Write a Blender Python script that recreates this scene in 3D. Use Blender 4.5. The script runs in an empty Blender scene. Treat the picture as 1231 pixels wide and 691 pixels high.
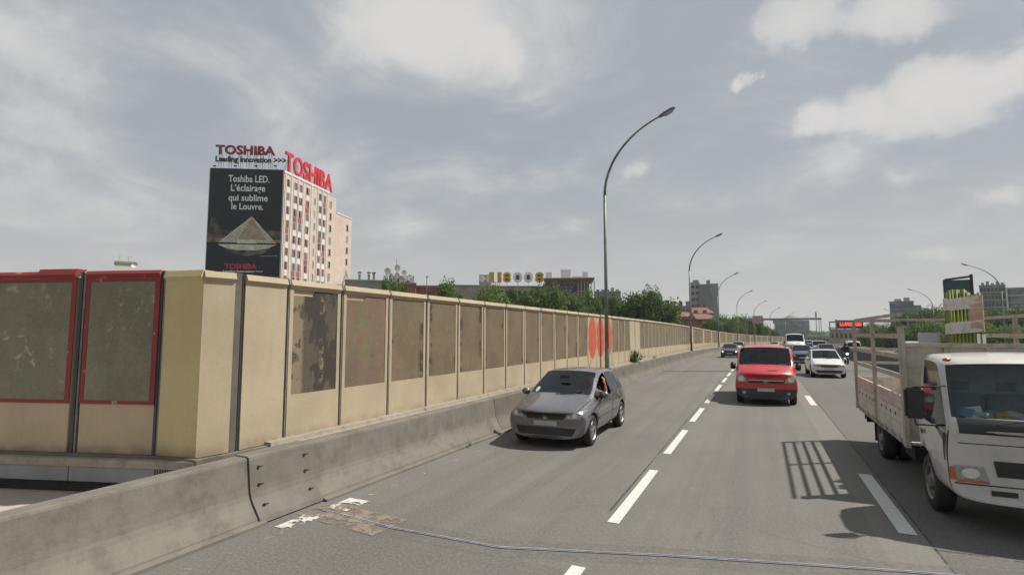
import bpy, bmesh, math, random
from mathutils import Vector, Matrix
from mathutils.bvhtree import BVHTree
random.seed(7)
S = bpy.context.scene
C = S.collection
R = math.radians
# ------------------------------------------------------------------ camera
FPX, CX, CY, HOR, CAMH = 640.0, 615.5, 345.5, 400.0, 2.4
PITCH = math.atan((HOR - CY) / FPX)
YAW = R(25.0)
cam = bpy.data.cameras.new('camera'); cam_o = bpy.data.objects.new('camera', cam); C.objects.link(cam_o)
cam.sensor_width = 36; cam.lens = 36 * FPX / 1231.0; cam.clip_end = 6000; cam.clip_start = 0.1
cam_o.location = (0, 0, CAMH); cam_o.rotation_euler = (R(90) + PITCH, 0, YAW)
S.camera = cam_o
S.render.resolution_x = 1024; S.render.resolution_y = 574
def ray(x, y):
    a = x - CX; b = FPX; c = CY - y
    f = b * math.cos(PITCH) - c * math.sin(PITCH); z = b * math.sin(PITCH) + c * math.cos(PITCH)
    return Vector((a * math.cos(YAW) - f * math.sin(YAW), a * math.sin(YAW) + f * math.cos(YAW), z)), f
def at(x, y, D):                       # the point seen at (x, y) at distance D ahead
    v, f = ray(x, y); return Vector((0, 0, CAMH)) + v * (D / f)
# ------------------------------------------------------------------ world, sun, exposure
SUN_DIR = Vector((0.60, 0.41, 1.0)).normalized()
SUN_EL = math.asin(SUN_DIR.z); SUN_AZ = math.atan2(SUN_DIR.x, SUN_DIR.y)
W = bpy.data.worlds.new('World'); S.world = W; W.use_nodes = True
wn = W.node_tree.nodes; wl = W.node_tree.links; wn.clear()
def N(nt, t, **k):
    n = nt.nodes.new(t)
    for a, b in k.items():
        if a.startswith('i_'): n.inputs[a[2:].replace('_', ' ')].default_value = b
        else: setattr(n, a, b)
    return n
def wnode(t, **k): return N(W.node_tree, t, **k)
out = wnode('ShaderNodeOutputWorld'); bg = wnode('ShaderNodeBackground'); wl.new(bg.outputs[0], out.inputs[0])
bg.inputs[1].default_value = 0.11
sky = wnode('ShaderNodeTexSky', sky_type='NISHITA'); sky.sun_disc = False
sky.sun_elevation = SUN_EL; sky.sun_rotation = SUN_AZ; sky.air_density = 1.0; sky.dust_density = 3.0
tc = wnode('ShaderNodeTexCoord')
def wmath(op, a, b=None, clamp=False):
    n = wnode('ShaderNodeMath', operation=op); n.use_clamp = clamp
    for i, v in enumerate((a, b)):
        if v is None: continue
        if isinstance(v, (int, float)): n.inputs[i].default_value = v
        else: wl.new(v, n.inputs[i])
    return n.outputs[0]
sep = wnode('ShaderNodeSeparateXYZ'); wl.new(tc.outputs['Generated'], sep.inputs[0])
zc = wmath('ADD', wmath('MAXIMUM', sep.outputs[2], 0.0), 0.16)
px = wmath('DIVIDE', sep.outputs[0], zc); py = wmath('DIVIDE', sep.outputs[1], zc)
cmb = wnode('ShaderNodeCombineXYZ'); wl.new(px, cmb.inputs[0]); wl.new(py, cmb.inputs[1])
def cnoise(scale, det, rough, dist=0.0, off=0.0):
    m = wnode('ShaderNodeMapping'); m.inputs['Location'].default_value = (off, off * 1.7, 0); wl.new(cmb.outputs[0], m.inputs[0])
    n = wnode('ShaderNodeTexNoise'); n.inputs['Scale'].default_value = scale; n.inputs['Detail'].default_value = det
    n.inputs['Roughness'].default_value = rough; n.inputs['Distortion'].default_value = dist; wl.new(m.outputs[0], n.inputs['Vector']); return n.outputs[0]
n1 = cnoise(1.25, 10, 0.62, 0.6, 3.1); n2 = cnoise(3.6, 8, 0.6, 0.2, 9.4); n3 = cnoise(0.6, 5, 0.5, 0.5, 1.2)
# clouds stand in their own directions of the sky
blobs = [(500, 30, .19, 1.0), (585, 60, .10, .9), (430, 40, .12, .7), (90, 95, .20, .55), (20, 60, .16, .5), (150, 240, .14, .3), (1130, 110, .13, 1.2), (1040, 130, .09, 1.0),
         (1200, 90, .10, 1.0), (960, 25, .10, 1.0), (1060, 15, .11, 1.0), (985, 145, .06, .9), (892, 98, .03, .8), (765, 206, .045, .6), (1000, 205, .08, .4),
         (30, 200, .12, .4), (490, 280, .09, .5), (1100, 210, .06, .4), (1215, 235, .05, .6), (60, 130, .22, .5), (250, 60, .12, .35), (200, 330, .16, .3), (640, 120, .10, .25), (820, 250, .12, .3), (560, 230, .14, .25), (1010, 60, .16, .35), (380, 200, .1, .25), (1110, 312, .035, .6), (690, 268, .05, .35), (700, 20, .10, .3), (330, 130, .14, .35)]
nrm = wnode('ShaderNodeVectorMath', operation='NORMALIZE'); wl.new(tc.outputs['Generated'], nrm.inputs[0])
nd = wnode('ShaderNodeTexNoise'); nd.inputs['Scale'].default_value = 11; nd.inputs['Detail'].default_value = 6; nd.inputs['Roughness'].default_value = .62
wl.new(nrm.outputs[0], nd.inputs['Vector'])
ndv = wnode('ShaderNodeVectorMath', operation='MULTIPLY_ADD'); wl.new(nd.outputs['Color'], ndv.inputs[0])
ndv.inputs[1].default_value = (.13, .13, .09); wl.new(nrm.outputs[0], ndv.inputs[2])
ndo = wnode('ShaderNodeVectorMath', operation='SUBTRACT'); wl.new(ndv.outputs[0], ndo.inputs[0]); ndo.inputs[1].default_value = (.065, .065, .045)
acc = None
for (x, y, r, s) in blobs:
    d = ray(x, y)[0].normalized()
    sb = wnode('ShaderNodeVectorMath', operation='SUBTRACT'); wl.new(ndo.outputs[0], sb.inputs[0]); sb.inputs[1].default_value = d
    sc = wnode('ShaderNodeVectorMath', operation='MULTIPLY'); wl.new(sb.outputs[0], sc.inputs[0]); sc.inputs[1].default_value = (1, 1, 1.7)
    ln = wnode('ShaderNodeVectorMath', operation='LENGTH'); wl.new(sc.outputs[0], ln.inputs[0])
    g = wmath('MULTIPLY', wmath('SMOOTH_MAX', wmath('SUBTRACT', 1.0, wmath('DIVIDE', ln.outputs['Value'], r)), 0.0), s)
    acc = g if acc is None else wmath('MAXIMUM', acc, g)
base_c = wmath('ADD', wmath('MULTIPLY', n1, .62), wmath('MULTIPLY', n2, .16))
cov = wmath('ADD', base_c, wmath('MULTIPLY', acc, .26))
cr = wnode('ShaderNodeMapRange'); cr.interpolation_type = 'SMOOTHERSTEP'; wl.new(cov, cr.inputs[0])
cr.inputs[1].default_value = .31; cr.inputs[2].default_value = .69
nf = wnode('ShaderNodeTexNoise'); nf.inputs['Scale'].default_value = 7; nf.inputs['Detail'].default_value = 12; nf.inputs['Roughness'].default_value = .62; nf.inputs['Distortion'].default_value = .4
wl.new(nrm.outputs[0], nf.inputs['Vector'])
crisp = wnode('ShaderNodeMapRange'); crisp.interpolation_type = 'SMOOTHSTEP'; wl.new(wmath('ADD', wmath('MULTIPLY', acc, .55), wmath('MULTIPLY', nf.outputs[0], .62)), crisp.inputs[0])
crisp.inputs[1].default_value = .40; crisp.inputs[2].default_value = .66
crispf = wmath('MULTIPLY', crisp.outputs[0], wmath('MINIMUM', wmath('MULTIPLY', wmath('MAXIMUM', wmath('SUBTRACT', acc, .12), 0.0), 3.0), .62))
veil = wmath('ADD', wmath('MULTIPLY', n3, .35), .42)
def wmix(fac, a, b):
    n = wnode('ShaderNodeMix', data_type='RGBA')
    for s, v in ((n.inputs[0], fac), (n.inputs[6], a), (n.inputs[7], b)):
        if isinstance(v, (int, float)): s.default_value = v
        elif isinstance(v, tuple): s.default_value = (*v, 1)
        else: wl.new(v, s)
    return n.outputs[2]
GREY = (2.42, 2.61, 2.82); WHITE = (4.9, 4.8, 4.65); HORZ = (3.65, 3.62, 3.54)
veiled = wmix(veil, sky.outputs[0], GREY)
veiled = wmix(.80, veiled, GREY)
cl = wmix(wmath('MULTIPLY', cr.outputs[0], .8), veiled, WHITE)
cl = wmix(crispf, cl, (4.5, 4.42, 4.3))
hz = wnode('ShaderNodeMapRange'); hz.interpolation_type = 'SMOOTHSTEP'; wl.new(sep.outputs[2], hz.inputs[0])
hz.inputs[1].default_value = .34; hz.inputs[2].default_value = -.02; hz.inputs[3].default_value = 0; hz.inputs[4].default_value = .92
fin = wmix(hz.outputs[0], cl, HORZ)
wl.new(fin, bg.inputs[0])
W.name = 'sky'
sl = bpy.data.lights.new('sun', 'SUN'); so = bpy.data.objects.new('sun', sl); C.objects.link(so)
sl.energy = 3.6; sl.angle = R(.9); sl.color = (1, .95, .86)
so.rotation_euler = SUN_DIR.to_track_quat('Z', 'Y').to_euler()
S.view_settings.view_transform = 'Standard'; S.view_settings.look = 'None'; S.view_settings.gamma = 1; S.view_settings.exposure = 0.48
S.render.engine = 'CYCLES'
S.cycles.max_bounces = 6; S.cycles.transparent_max_bounces = 12

# ------------------------------------------------------------------ tagging helpers
def tag(o, label=None, cat=None, group=None, kind=None):
    if label: o['label'] = label
    if cat: o['category'] = cat
    if group: o['group'] = group
    if kind: o['kind'] = kind
    return o
def empty(name, loc=(0, 0, 0), rz=0, label=None, cat=None, group=None):
    o = bpy.data.objects.new(name, None); C.objects.link(o); o.empty_display_size = .3
    o.location = loc; o.rotation_euler = (0, 0, rz); return tag(o, label, cat, group)
def link(name, me, mat, parent=None, loc=None, rz=0, smooth=False):
    o = bpy.data.objects.new(name, me); C.objects.link(o)
    if mat is not None and not me.materials: me.materials.append(mat)
    if parent: o.parent = parent
    if loc is not None: o.location = loc
    if rz: o.rotation_euler = (0, 0, rz)
    if smooth:
        me.polygons.foreach_set('use_smooth', [True] * len(me.polygons))
    return o
class MB:
    def __init__(s): s.v = []; s.f = []
    def add(s, vs, fs):
        n = len(s.v); s.v += [tuple(v) for v in vs]; s.f += [tuple(i + n for i in f) for f in fs]; return s
    def box(s, c, d, rz=0, rx=0, ry=0):
        x, y, z = d[0] / 2, d[1] / 2, d[2] / 2
        M = Matrix.Translation(c) @ Matrix.Rotation(rz, 4, 'Z') @ Matrix.Rotation(ry, 4, 'Y') @ Matrix.Rotation(rx, 4, 'X')
        vs = [M @ Vector(p) for p in [(-x, -y, -z), (x, -y, -z), (x, y, -z), (-x, y, -z), (-x, -y, z), (x, -y, z), (x, y, z), (-x, y, z)]]
        return s.add(vs, [(0, 3, 2, 1), (4, 5, 6, 7), (0, 1, 5, 4), (1, 2, 6, 5), (2, 3, 7, 6), (3, 0, 4, 7)])
    def b2(s, x0, x1, y0, y1, z0, z1): return s.box(((x0 + x1) / 2, (y0 + y1) / 2, (z0 + z1) / 2), (x1 - x0, y1 - y0, z1 - z0))
    def tube(s, pts, rs, n=8, cap=True):
        pts = [Vector(p) for p in pts]
        if isinstance(rs, (int, float)): rs = [rs] * len(pts)
        vs = []; fs = []
        ref = None
        for i, p in enumerate(pts):
            d = (pts[min(i + 1, len(pts) - 1)] - pts[max(i - 1, 0)]).normalized()
            if ref is None: ref = Vector((0, 0, 1)) if abs(d.z) < .9 else Vector((1, 0, 0))
            u = d.cross(ref).normalized(); w = u.cross(d).normalized(); ref = w
            for k in range(n):
                a = 2 * math.pi * k / n; vs.append(p + (u * math.cos(a) + w * math.sin(a)) * rs[i])
        for i in range(len(pts) - 1):
            for k in range(n): fs.append((i * n + k, i * n + (k + 1) % n, (i + 1) * n + (k + 1) % n, (i + 1) * n + k))
        if cap:
            fs.append(tuple(range(n))[::-1]); fs.append(tuple((len(pts) - 1) * n + k for k in range(n)))
        return s.add(vs, fs)
    def prism(s, poly, y0, y1, axis='y'):      # poly of (x,z) swept along y, or (x,y) along z
        n = len(poly)
        if axis == 'y': vs = [(p[0], y0, p[1]) for p in poly] + [(p[0], y1, p[1]) for p in poly]
        elif axis == 'x': vs = [(y0, p[0], p[1]) for p in poly] + [(y1, p[0], p[1]) for p in poly]
        else: vs = [(p[0], p[1], y0) for p in poly] + [(p[0], p[1], y1) for p in poly]
        return s.add(vs, [tuple(range(n)), tuple(range(2 * n - 1, n - 1, -1))] + [(i, (i + 1) % n, n + (i + 1) % n, n + i) for i in range(n)])
    def lathe(s, prof, n=20, ax='x', c=(0, 0, 0)):   # prof of (axial, radius)
        vs = []; m = len(prof)
        for k in range(n):
            a = 2 * math.pi * k / n
            for (t, r) in prof:
                p = (t, r * math.cos(a), r * math.sin(a)) if ax == 'x' else (r * math.cos(a), r * math.sin(a), t)
                vs.append((p[0] + c[0], p[1] + c[1], p[2] + c[2]))
        fs = []
        for k in range(n):
            for i in range(m - 1): fs.append((k * m + i, k * m + i + 1, ((k + 1) % n) * m + i + 1, ((k + 1) % n) * m + i))
        return s.add(vs, fs)
    def ball(s, c, r, n=8, m=6):
        rx, ry, rz = (r, r, r) if isinstance(r, (int, float)) else r
        vs = [(c[0], c[1], c[2] - rz)]
        for i in range(1, m):
            t = math.pi * i / m
            for k in range(n):
                a = 2 * math.pi * k / n; vs.append((c[0] + rx * math.sin(t) * math.cos(a), c[1] + ry * math.sin(t) * math.sin(a), c[2] - rz * math.cos(t)))
        vs.append((c[0], c[1], c[2] + rz)); L = len(vs) - 1
        fs = [(0, 1 + (k + 1) % n, 1 + k) for k in range(n)]
        for i in range(m - 2):
            for k in range(n): fs.append((1 + i * n + k, 1 + i * n + (k + 1) % n, 1 + (i + 1) * n + (k + 1) % n, 1 + (i + 1) * n + k))
        fs += [(L, 1 + (m - 2) * n + k, 1 + (m - 2) * n + (k + 1) % n) for k in range(n)]
        return s.add(vs, fs)
    def mesh(s, name='m', M=None, bevel=0, fix=True):
        me = bpy.data.meshes.new(name); vs = s.v if M is None else [tuple(M @ Vector(v)) for v in s.v]
        me.from_pydata(vs, [], s.f)
        bm = bmesh.new(); bm.from_mesh(me)
        if fix: bmesh.ops.recalc_face_normals(bm, faces=bm.faces)
        if bevel: bmesh.ops.bevel(bm, geom=[e for e in bm.edges if len(e.link_faces) == 2 and e.calc_face_angle(0) > .6], offset=bevel, segments=2, affect='EDGES', clamp_overlap=True)
        bm.to_mesh(me); bm.free(); return me
    def build(s, name, mat, parent=None, M=None, loc=None, rz=0, bevel=0, smooth=False, fix=True):
        return link(name, s.mesh(name, M, bevel, fix), mat, parent, loc, rz, smooth)

# ------------------------------------------------------------------ materials
class Mat:
    def __init__(s, name, rough=.8, metal=0.0, spec=.5):
        s.m = bpy.data.materials.new(name); s.m.use_nodes = True; s.nt = s.m.node_tree; s.nt.nodes.clear()
        s.out = N(s.nt, 'ShaderNodeOutputMaterial'); s.b = N(s.nt, 'ShaderNodeBsdfPrincipled'); s.nt.links.new(s.b.outputs[0], s.out.inputs[0])
        s.b.inputs['Roughness'].default_value = rough; s.b.inputs['Metallic'].default_value = metal; s.b.inputs['Specular IOR Level'].default_value = spec
        s.tc = None
    def L(s, a, b): s.nt.links.new(a, b)
    def co(s, kind='Object'):
        if s.tc is None: s.tc = N(s.nt, 'ShaderNodeTexCoord')
        return s.tc.outputs[kind]
    def map(s, scale=(1, 1, 1), kind='Object', loc=(0, 0, 0)):
        m = N(s.nt, 'ShaderNodeMapping'); m.inputs['Scale'].default_value = scale; m.inputs['Location'].default_value = loc; s.L(s.co(kind), m.inputs[0]); return m.outputs[0]
    def wpos(s, scale=(1, 1, 1)):
        g = N(s.nt, 'ShaderNodeNewGeometry'); m = N(s.nt, 'ShaderNodeMapping'); m.inputs['Scale'].default_value = scale; s.L(g.outputs['Position'], m.inputs[0]); return m.outputs[0]
    def noise(s, scale, det=6, rough=.6, vec=None, dist=0):
        n = N(s.nt, 'ShaderNodeTexNoise'); n.inputs['Scale'].default_value = scale; n.inputs['Detail'].default_value = det; n.inputs['Roughness'].default_value = rough
        n.inputs['Distortion'].default_value = dist
        s.L(vec if vec is not None else s.wpos(), n.inputs['Vector']); return n.outputs[0]
    def ramp(s, f, a, b, lo=0.0, hi=1.0):
        r = N(s.nt, 'ShaderNodeMapRange'); r.interpolation_type = 'SMOOTHSTEP'; s.L(f, r.inputs[0])
        for i, v in ((1, a), (2, b), (3, lo), (4, hi)): r.inputs[i].default_value = v
        return r.outputs[0]
    def math(s, op, a, b=0.0, clamp=False):
        n = N(s.nt, 'ShaderNodeMath', operation=op); n.use_clamp = clamp
        for i, v in enumerate((a, b)):
            if isinstance(v, (int, float)): n.inputs[i].default_value = v
            else: s.L(v, n.inputs[i])
        return n.outputs[0]
    def mix(s, f, a, b, blend='MIX'):
        n = N(s.nt, 'ShaderNodeMix', data_type='RGBA', blend_type=blend)
        for sk, v in ((n.inputs[0], f), (n.inputs[6], a), (n.inputs[7], b)):
            if isinstance(v, (int, float)): sk.default_value = v
            elif isinstance(v, tuple): sk.default_value = (*v, 1)
            else: s.L(v, sk)
        return n.outputs[2]
    def col(s, c):
        if isinstance(c, tuple): s.b.inputs['Base Color'].default_value = (*c, 1)
        else: s.L(c, s.b.inputs['Base Color'])
        return s
    def rough(s, r): s.L(r, s.b.inputs['Roughness']); return s
    def bump(s, h, strength=.3, dist=.02):
        b = N(s.nt, 'ShaderNodeBump'); b.inputs['Strength'].default_value = strength; b.inputs['Distance'].default_value = dist; s.L(h, b.inputs['Height']); s.L(b.outputs[0], s.b.inputs['Normal']); return s
def sc(c, k): return tuple(min(1, x * k) for x in c)
def simple(name, c, rough=.7, metal=0, var=.22, scale=3.0, spec=.5, bump=0):
    m = Mat(name, rough, metal, spec); n = m.noise(scale, 6, .65)
    m.col(m.mix(m.ramp(n, .3, .7), sc(c, 1 - var), sc(c, 1 + var)))
    if bump: m.bump(m.noise(scale * 9, 4), bump, .01)
    return m.m
def weathered(name, c, dirt, scale=2.0, amt=.5, rough=.85, streak=True, bump=.15):
    m = Mat(name, rough); n = m.noise(scale, 8, .65); f = m.ramp(n, .42, .75, 0, amt)
    base = m.mix(m.ramp(m.noise(.7, 3), .3, .7), sc(c, .93), sc(c, 1.06))
    col = m.mix(f, base, dirt)
    if streak: col = m.mix(m.ramp(m.noise(1.0, 6, .7, m.wpos((9, 9, .7))), .5, .85, 0, amt * .8), col, dirt)
    col = m.mix(m.ramp(m.noise(60, 3), .3, .8, 0, .16), col, sc(dirt, .8))
    m.col(col).bump(m.noise(45, 5), bump, .01); return m.m
def paint(name, c, rough=.25, dirt=.12, metal=0.0):
    m = Mat(name, rough, metal); m.b.inputs['Coat Weight'].default_value = .7; m.b.inputs['Coat Roughness'].default_value = .06
    col = m.mix(m.ramp(m.noise(2.2, 7, .65), .4, .8, 0, dirt), c, (.19, .17, .14))
    sp = N(m.nt, 'ShaderNodeSeparateXYZ'); m.L(m.co(), sp.inputs[0])
    col = m.mix(m.math('MULTIPLY', m.ramp(sp.outputs[2], .6, .2), m.ramp(m.noise(6, 5), .3, .7, .2, .6)), col, (.12, .11, .095))
    m.col(col); m.rough(m.ramp(m.noise(5, 5), .3, .8, rough, rough + .14)); return m.m
def glass(name, tint=.3, col=(.75, .85, .85)):
    m = bpy.data.materials.new(name); m.use_nodes = True; nt = m.node_tree; nt.nodes.clear()
    o = N(nt, 'ShaderNodeOutputMaterial'); t = N(nt, 'ShaderNodeBsdfTransparent'); t.inputs[0].default_value = (*sc(col, tint), 1)
    g = N(nt, 'ShaderNodeBsdfGlossy'); g.inputs['Roughness'].default_value = .03; g.inputs[0].default_value = (.9, .95, 1, 1)
    f = N(nt, 'ShaderNodeFresnel'); f.inputs[0].default_value = 1.5; mx = N(nt, 'ShaderNodeMixShader')
    nt.links.new(f.outputs[0], mx.inputs[0]); nt.links.new(t.outputs[0], mx.inputs[1]); nt.links.new(g.outputs[0], mx.inputs[2]); nt.links.new(mx.outputs[0], o.inputs[0]); return m
def emis(name, c, s):
    m = Mat(name, .5); m.col(c); m.b.inputs['Emission Color'].default_value = (*c, 1); m.b.inputs['Emission Strength'].default_value = s; return m.m
def M_asphalt():
    m = Mat('asphalt', .88, 0, .3); P = m.wpos(); sp = N(m.nt, 'ShaderNodeSeparateXYZ'); m.L(P, sp.inputs[0])
    grain = m.noise(27, 6, .85); big = m.noise(.28, 6, .6); mid = m.noise(2.2, 6, .65)
    long_ = m.noise(1.0, 5, .6, m.wpos((1.9, .05, 1)))
    c = m.mix(m.ramp(big, .3, .7), (.126, .119, .106), (.166, .157, .141))
    c = m.mix(m.ramp(long_, .40, .68, 0, .7), c, (.100, .093, .083))
    c = m.mix(m.ramp(mid, .5, .8, 0, .4), c, (.195, .175, .148))
    right = m.math('GREATER_THAN', sp.outputs[0], 1.66)
    c = m.mix(m.math('MULTIPLY', right, .62), c, (.075, .073, .068)); strp = m.math('MULTIPLY', m.math('GREATER_THAN', sp.outputs[0], 1.15), m.math('LESS_THAN', sp.outputs[0], 1.66)); c = m.mix(m.math('MULTIPLY', strp, .5), c, (.205, .195, .172))
    # polished wheel tracks and the oil strip between them
    for x0, w, k, cc in ((-4.2, .34, .30, (.08, .073, .064)), (.0, .3, .28, (.075, .068, .06)), (3.2, .34, .3, (.05, .047, .042)), (-1.15, .3, .3, (.2, .18, .155)), (1.15, .22, .3, (.19, .172, .148))):
        f = m.ramp(m.math('ABSOLUTE', m.math('SUBTRACT', sp.outputs[0], x0)), w * 2.2, 0, 0, k)
        c = m.mix(m.math('MULTIPLY', f, m.ramp(m.noise(1.0, 4, .6, m.wpos((1, .12, 1))), .25, .7)), c, cc)
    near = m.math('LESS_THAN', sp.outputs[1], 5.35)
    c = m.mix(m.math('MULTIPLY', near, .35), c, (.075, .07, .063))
    c = m.mix(m.ramp(grain, .38, .7, 0, .7), c, (.25, .24, .22))
    c = m.mix(m.ramp(m.noise(62, 3, .8), .52, .72, 0, .75), c, (.035, .033, .03))
    # stains and fine cracks
    c = m.mix(m.ramp(m.noise(.9, 7, .7, m.wpos((1, .5, 1)), 1.0), .62, .78, 0, .45), c, (.065, .06, .054))
    v = N(m.nt, 'ShaderNodeTexVoronoi', feature='DISTANCE_TO_EDGE'); v.inputs['Scale'].default_value = .55; wv = N(m.nt, 'ShaderNodeVectorMath', operation='ADD'); nn = N(m.nt, 'ShaderNodeTexNoise'); nn.inputs['Scale'].default_value = 1.6; nn.inputs['Detail'].default_value = 8
    m.L(P, wv.inputs[0]); m.L(nn.outputs['Color'], wv.inputs[1]); m.L(wv.outputs[0], v.inputs['Vector'])
    c = m.mix(m.math('MULTIPLY', m.ramp(v.outputs['Distance'], .008, .002, 0, .35), m.ramp(m.noise(.22, 3), .52, .62)), c, (.04, .037, .033))
    c = m.mix(m.ramp(m.noise(.09, 4, .5), .3, .7, 0, .22), c, (.19, .18, .16)); m.col(c).bump(grain, .55, .008); return m.m
def M_inset(name, c, kind):
    m = Mat(name, .95); P = m.wpos()
    col = m.mix(m.ramp(m.noise(1.3, 6, .6), .3, .7), sc(c, .78), sc(c, 1.18)); col = m.mix(m.ramp(m.noise(9, 6, .75), .35, .7, 0, .5), col, sc(c, .62))
    col = m.mix(m.ramp(m.noise(42, 4, .8), .35, .75, 0, .55), col, sc(c, 1.5))
    col = m.mix(m.ramp(m.noise(30, 3, .8), .6, .75, 0, .7), col, sc(c, .45))
    sp = N(m.nt, 'ShaderNodeSeparateXYZ'); m.L(m.co(), sp.inputs[0])
    if kind == 'plain':       # rusty-dark seep marks at the joint edges
        e = m.ramp(m.math('ABSOLUTE', sp.outputs[1]), .33, .5); k = m.ramp(m.noise(2.2, 5, .6), .50, .60)
        col = m.mix(m.math('MULTIPLY', e, k), col, sc(c, .3))
    if kind == 'dark':
        col = m.mix(m.ramp(m.noise(2.6, 7, .7, m.wpos((1, 1, .5))), .50, .56, 0, 1.0), (.05, .043, .035), col)
        b = m.math('MULTIPLY', m.ramp(sp.outputs[1], -.22, -.3), m.ramp(m.noise(3.4, 6, .6), .4, .47))
        col = m.mix(b, col, (.24, .185, .12)); b2 = m.math('MULTIPLY', m.ramp(m.math('ABSOLUTE', m.math('SUBTRACT', sp.outputs[1], .14)), .07, .03), m.ramp(m.noise(4, 6, .7), .52, .6)); col = m.mix(b2, col, (.24, .19, .13))
    if kind == 'tint':
        n = m.noise(1.1, 5, .6, m.wpos((1, 1.6, .45)))
        col = m.mix(m.ramp(m.math('ABSOLUTE', m.math('SUBTRACT', sp.outputs[1], -.08)), .25, .0, 0, .45), col, (.15, .18, .07))
        col = m.mix(m.ramp(n, .46, .58, 0, .55), col, (.26, .125, .105)); col = m.mix(m.ramp(m.noise(2.1, 5), .50, .62, 0, .5), col, (.2, .1, .10))
    if kind == 'green':
        col = m.mix(m.math('MULTIPLY', m.ramp(m.noise(5, 8, .75, None, .8), .55, .64), m.ramp(m.noise(1.2, 3), .46, .6)), col, (.42, .40, .33))
        col = m.mix(m.ramp(m.noise(1.0, 4, .6, m.wpos((3, 3, .5))), .5, .8, 0, .35), col, sc(c, .7))
    m.col(col).bump(m.noise(40, 4, .7), .6, .012); return m.m
def M_red_edge():
    m = Mat('chipped red paint', .6); m.col(m.mix(m.ramp(m.noise(4, 8, .75), .60, .64), m.mix(m.noise(2), (.20, .018, .02), (.27, .03, .028)), (.42, .27, .17))); return m.m
def M_cream(name, c):
    m = Mat(name, .9); sp = N(m.nt, 'ShaderNodeSeparateXYZ'); m.L(m.wpos(), sp.inputs[0])
    col = m.mix(m.ramp(m.noise(.9, 6, .6), .3, .7), sc(c, .88), sc(c, 1.07))
    col = m.mix(m.ramp(m.noise(1.0, 6, .7, m.wpos((7, 7, .6))), .5, .8, 0, .22), col, sc(c, .62))
    foot = m.math('MULTIPLY', m.ramp(sp.outputs[2], 1.0, .8), m.ramp(m.noise(4, 5), .3, .65, .05, .6)); col = m.mix(foot, col, (.2, .155, .1))
    col = m.mix(m.ramp(m.noise(26, 5, .7), .4, .8, 0, .22), col, sc(c, .65))
    m.col(col).bump(m.noise(30, 5, .7), .25, .01); return m.m
def M_worn(name, c, thr=.42, under=None, sharp=.06, scale=6):
    m = Mat(name, .7); n = m.noise(scale, 8, .75)
    t = N(m.nt, 'ShaderNodeBsdfTransparent'); mx = N(m.nt, 'ShaderNodeMixShader'); m.L(m.ramp(n, thr, thr + sharp), mx.inputs[0]); m.L(t.outputs[0], mx.inputs[1]); m.L(m.b.outputs[0], mx.inputs[2]); m.L(mx.outputs[0], m.out.inputs[0])
    m.col(m.mix(m.ramp(m.noise(14, 5), .3, .8, 0, .5), c, sc(c, .6))); return m.m
def M_leaf(name, a, b, tr=.25):
    m = Mat(name, .65, 0, .3); oi = N(m.nt, 'ShaderNodeObjectInfo')
    c = m.mix(m.ramp(m.noise(.55, 4, .6), .35, .65), a, b); c = m.mix(m.ramp(m.noise(5, 3), .4, .7, 0, .5), c, sc(b, 1.35))
    c = m.mix(m.math('MULTIPLY', oi.outputs['Random'], .35), c, sc(a, .75)); m.col(c)
    t = N(m.nt, 'ShaderNodeBsdfTranslucent'); m.L(c, t.inputs[0]); mx = N(m.nt, 'ShaderNodeMixShader'); mx.inputs[0].default_value = tr
    m.L(m.b.outputs[0], mx.inputs[1]); m.L(t.outputs[0], mx.inputs[2]); m.L(mx.outputs[0], m.out.inputs[0]); return m.m
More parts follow.
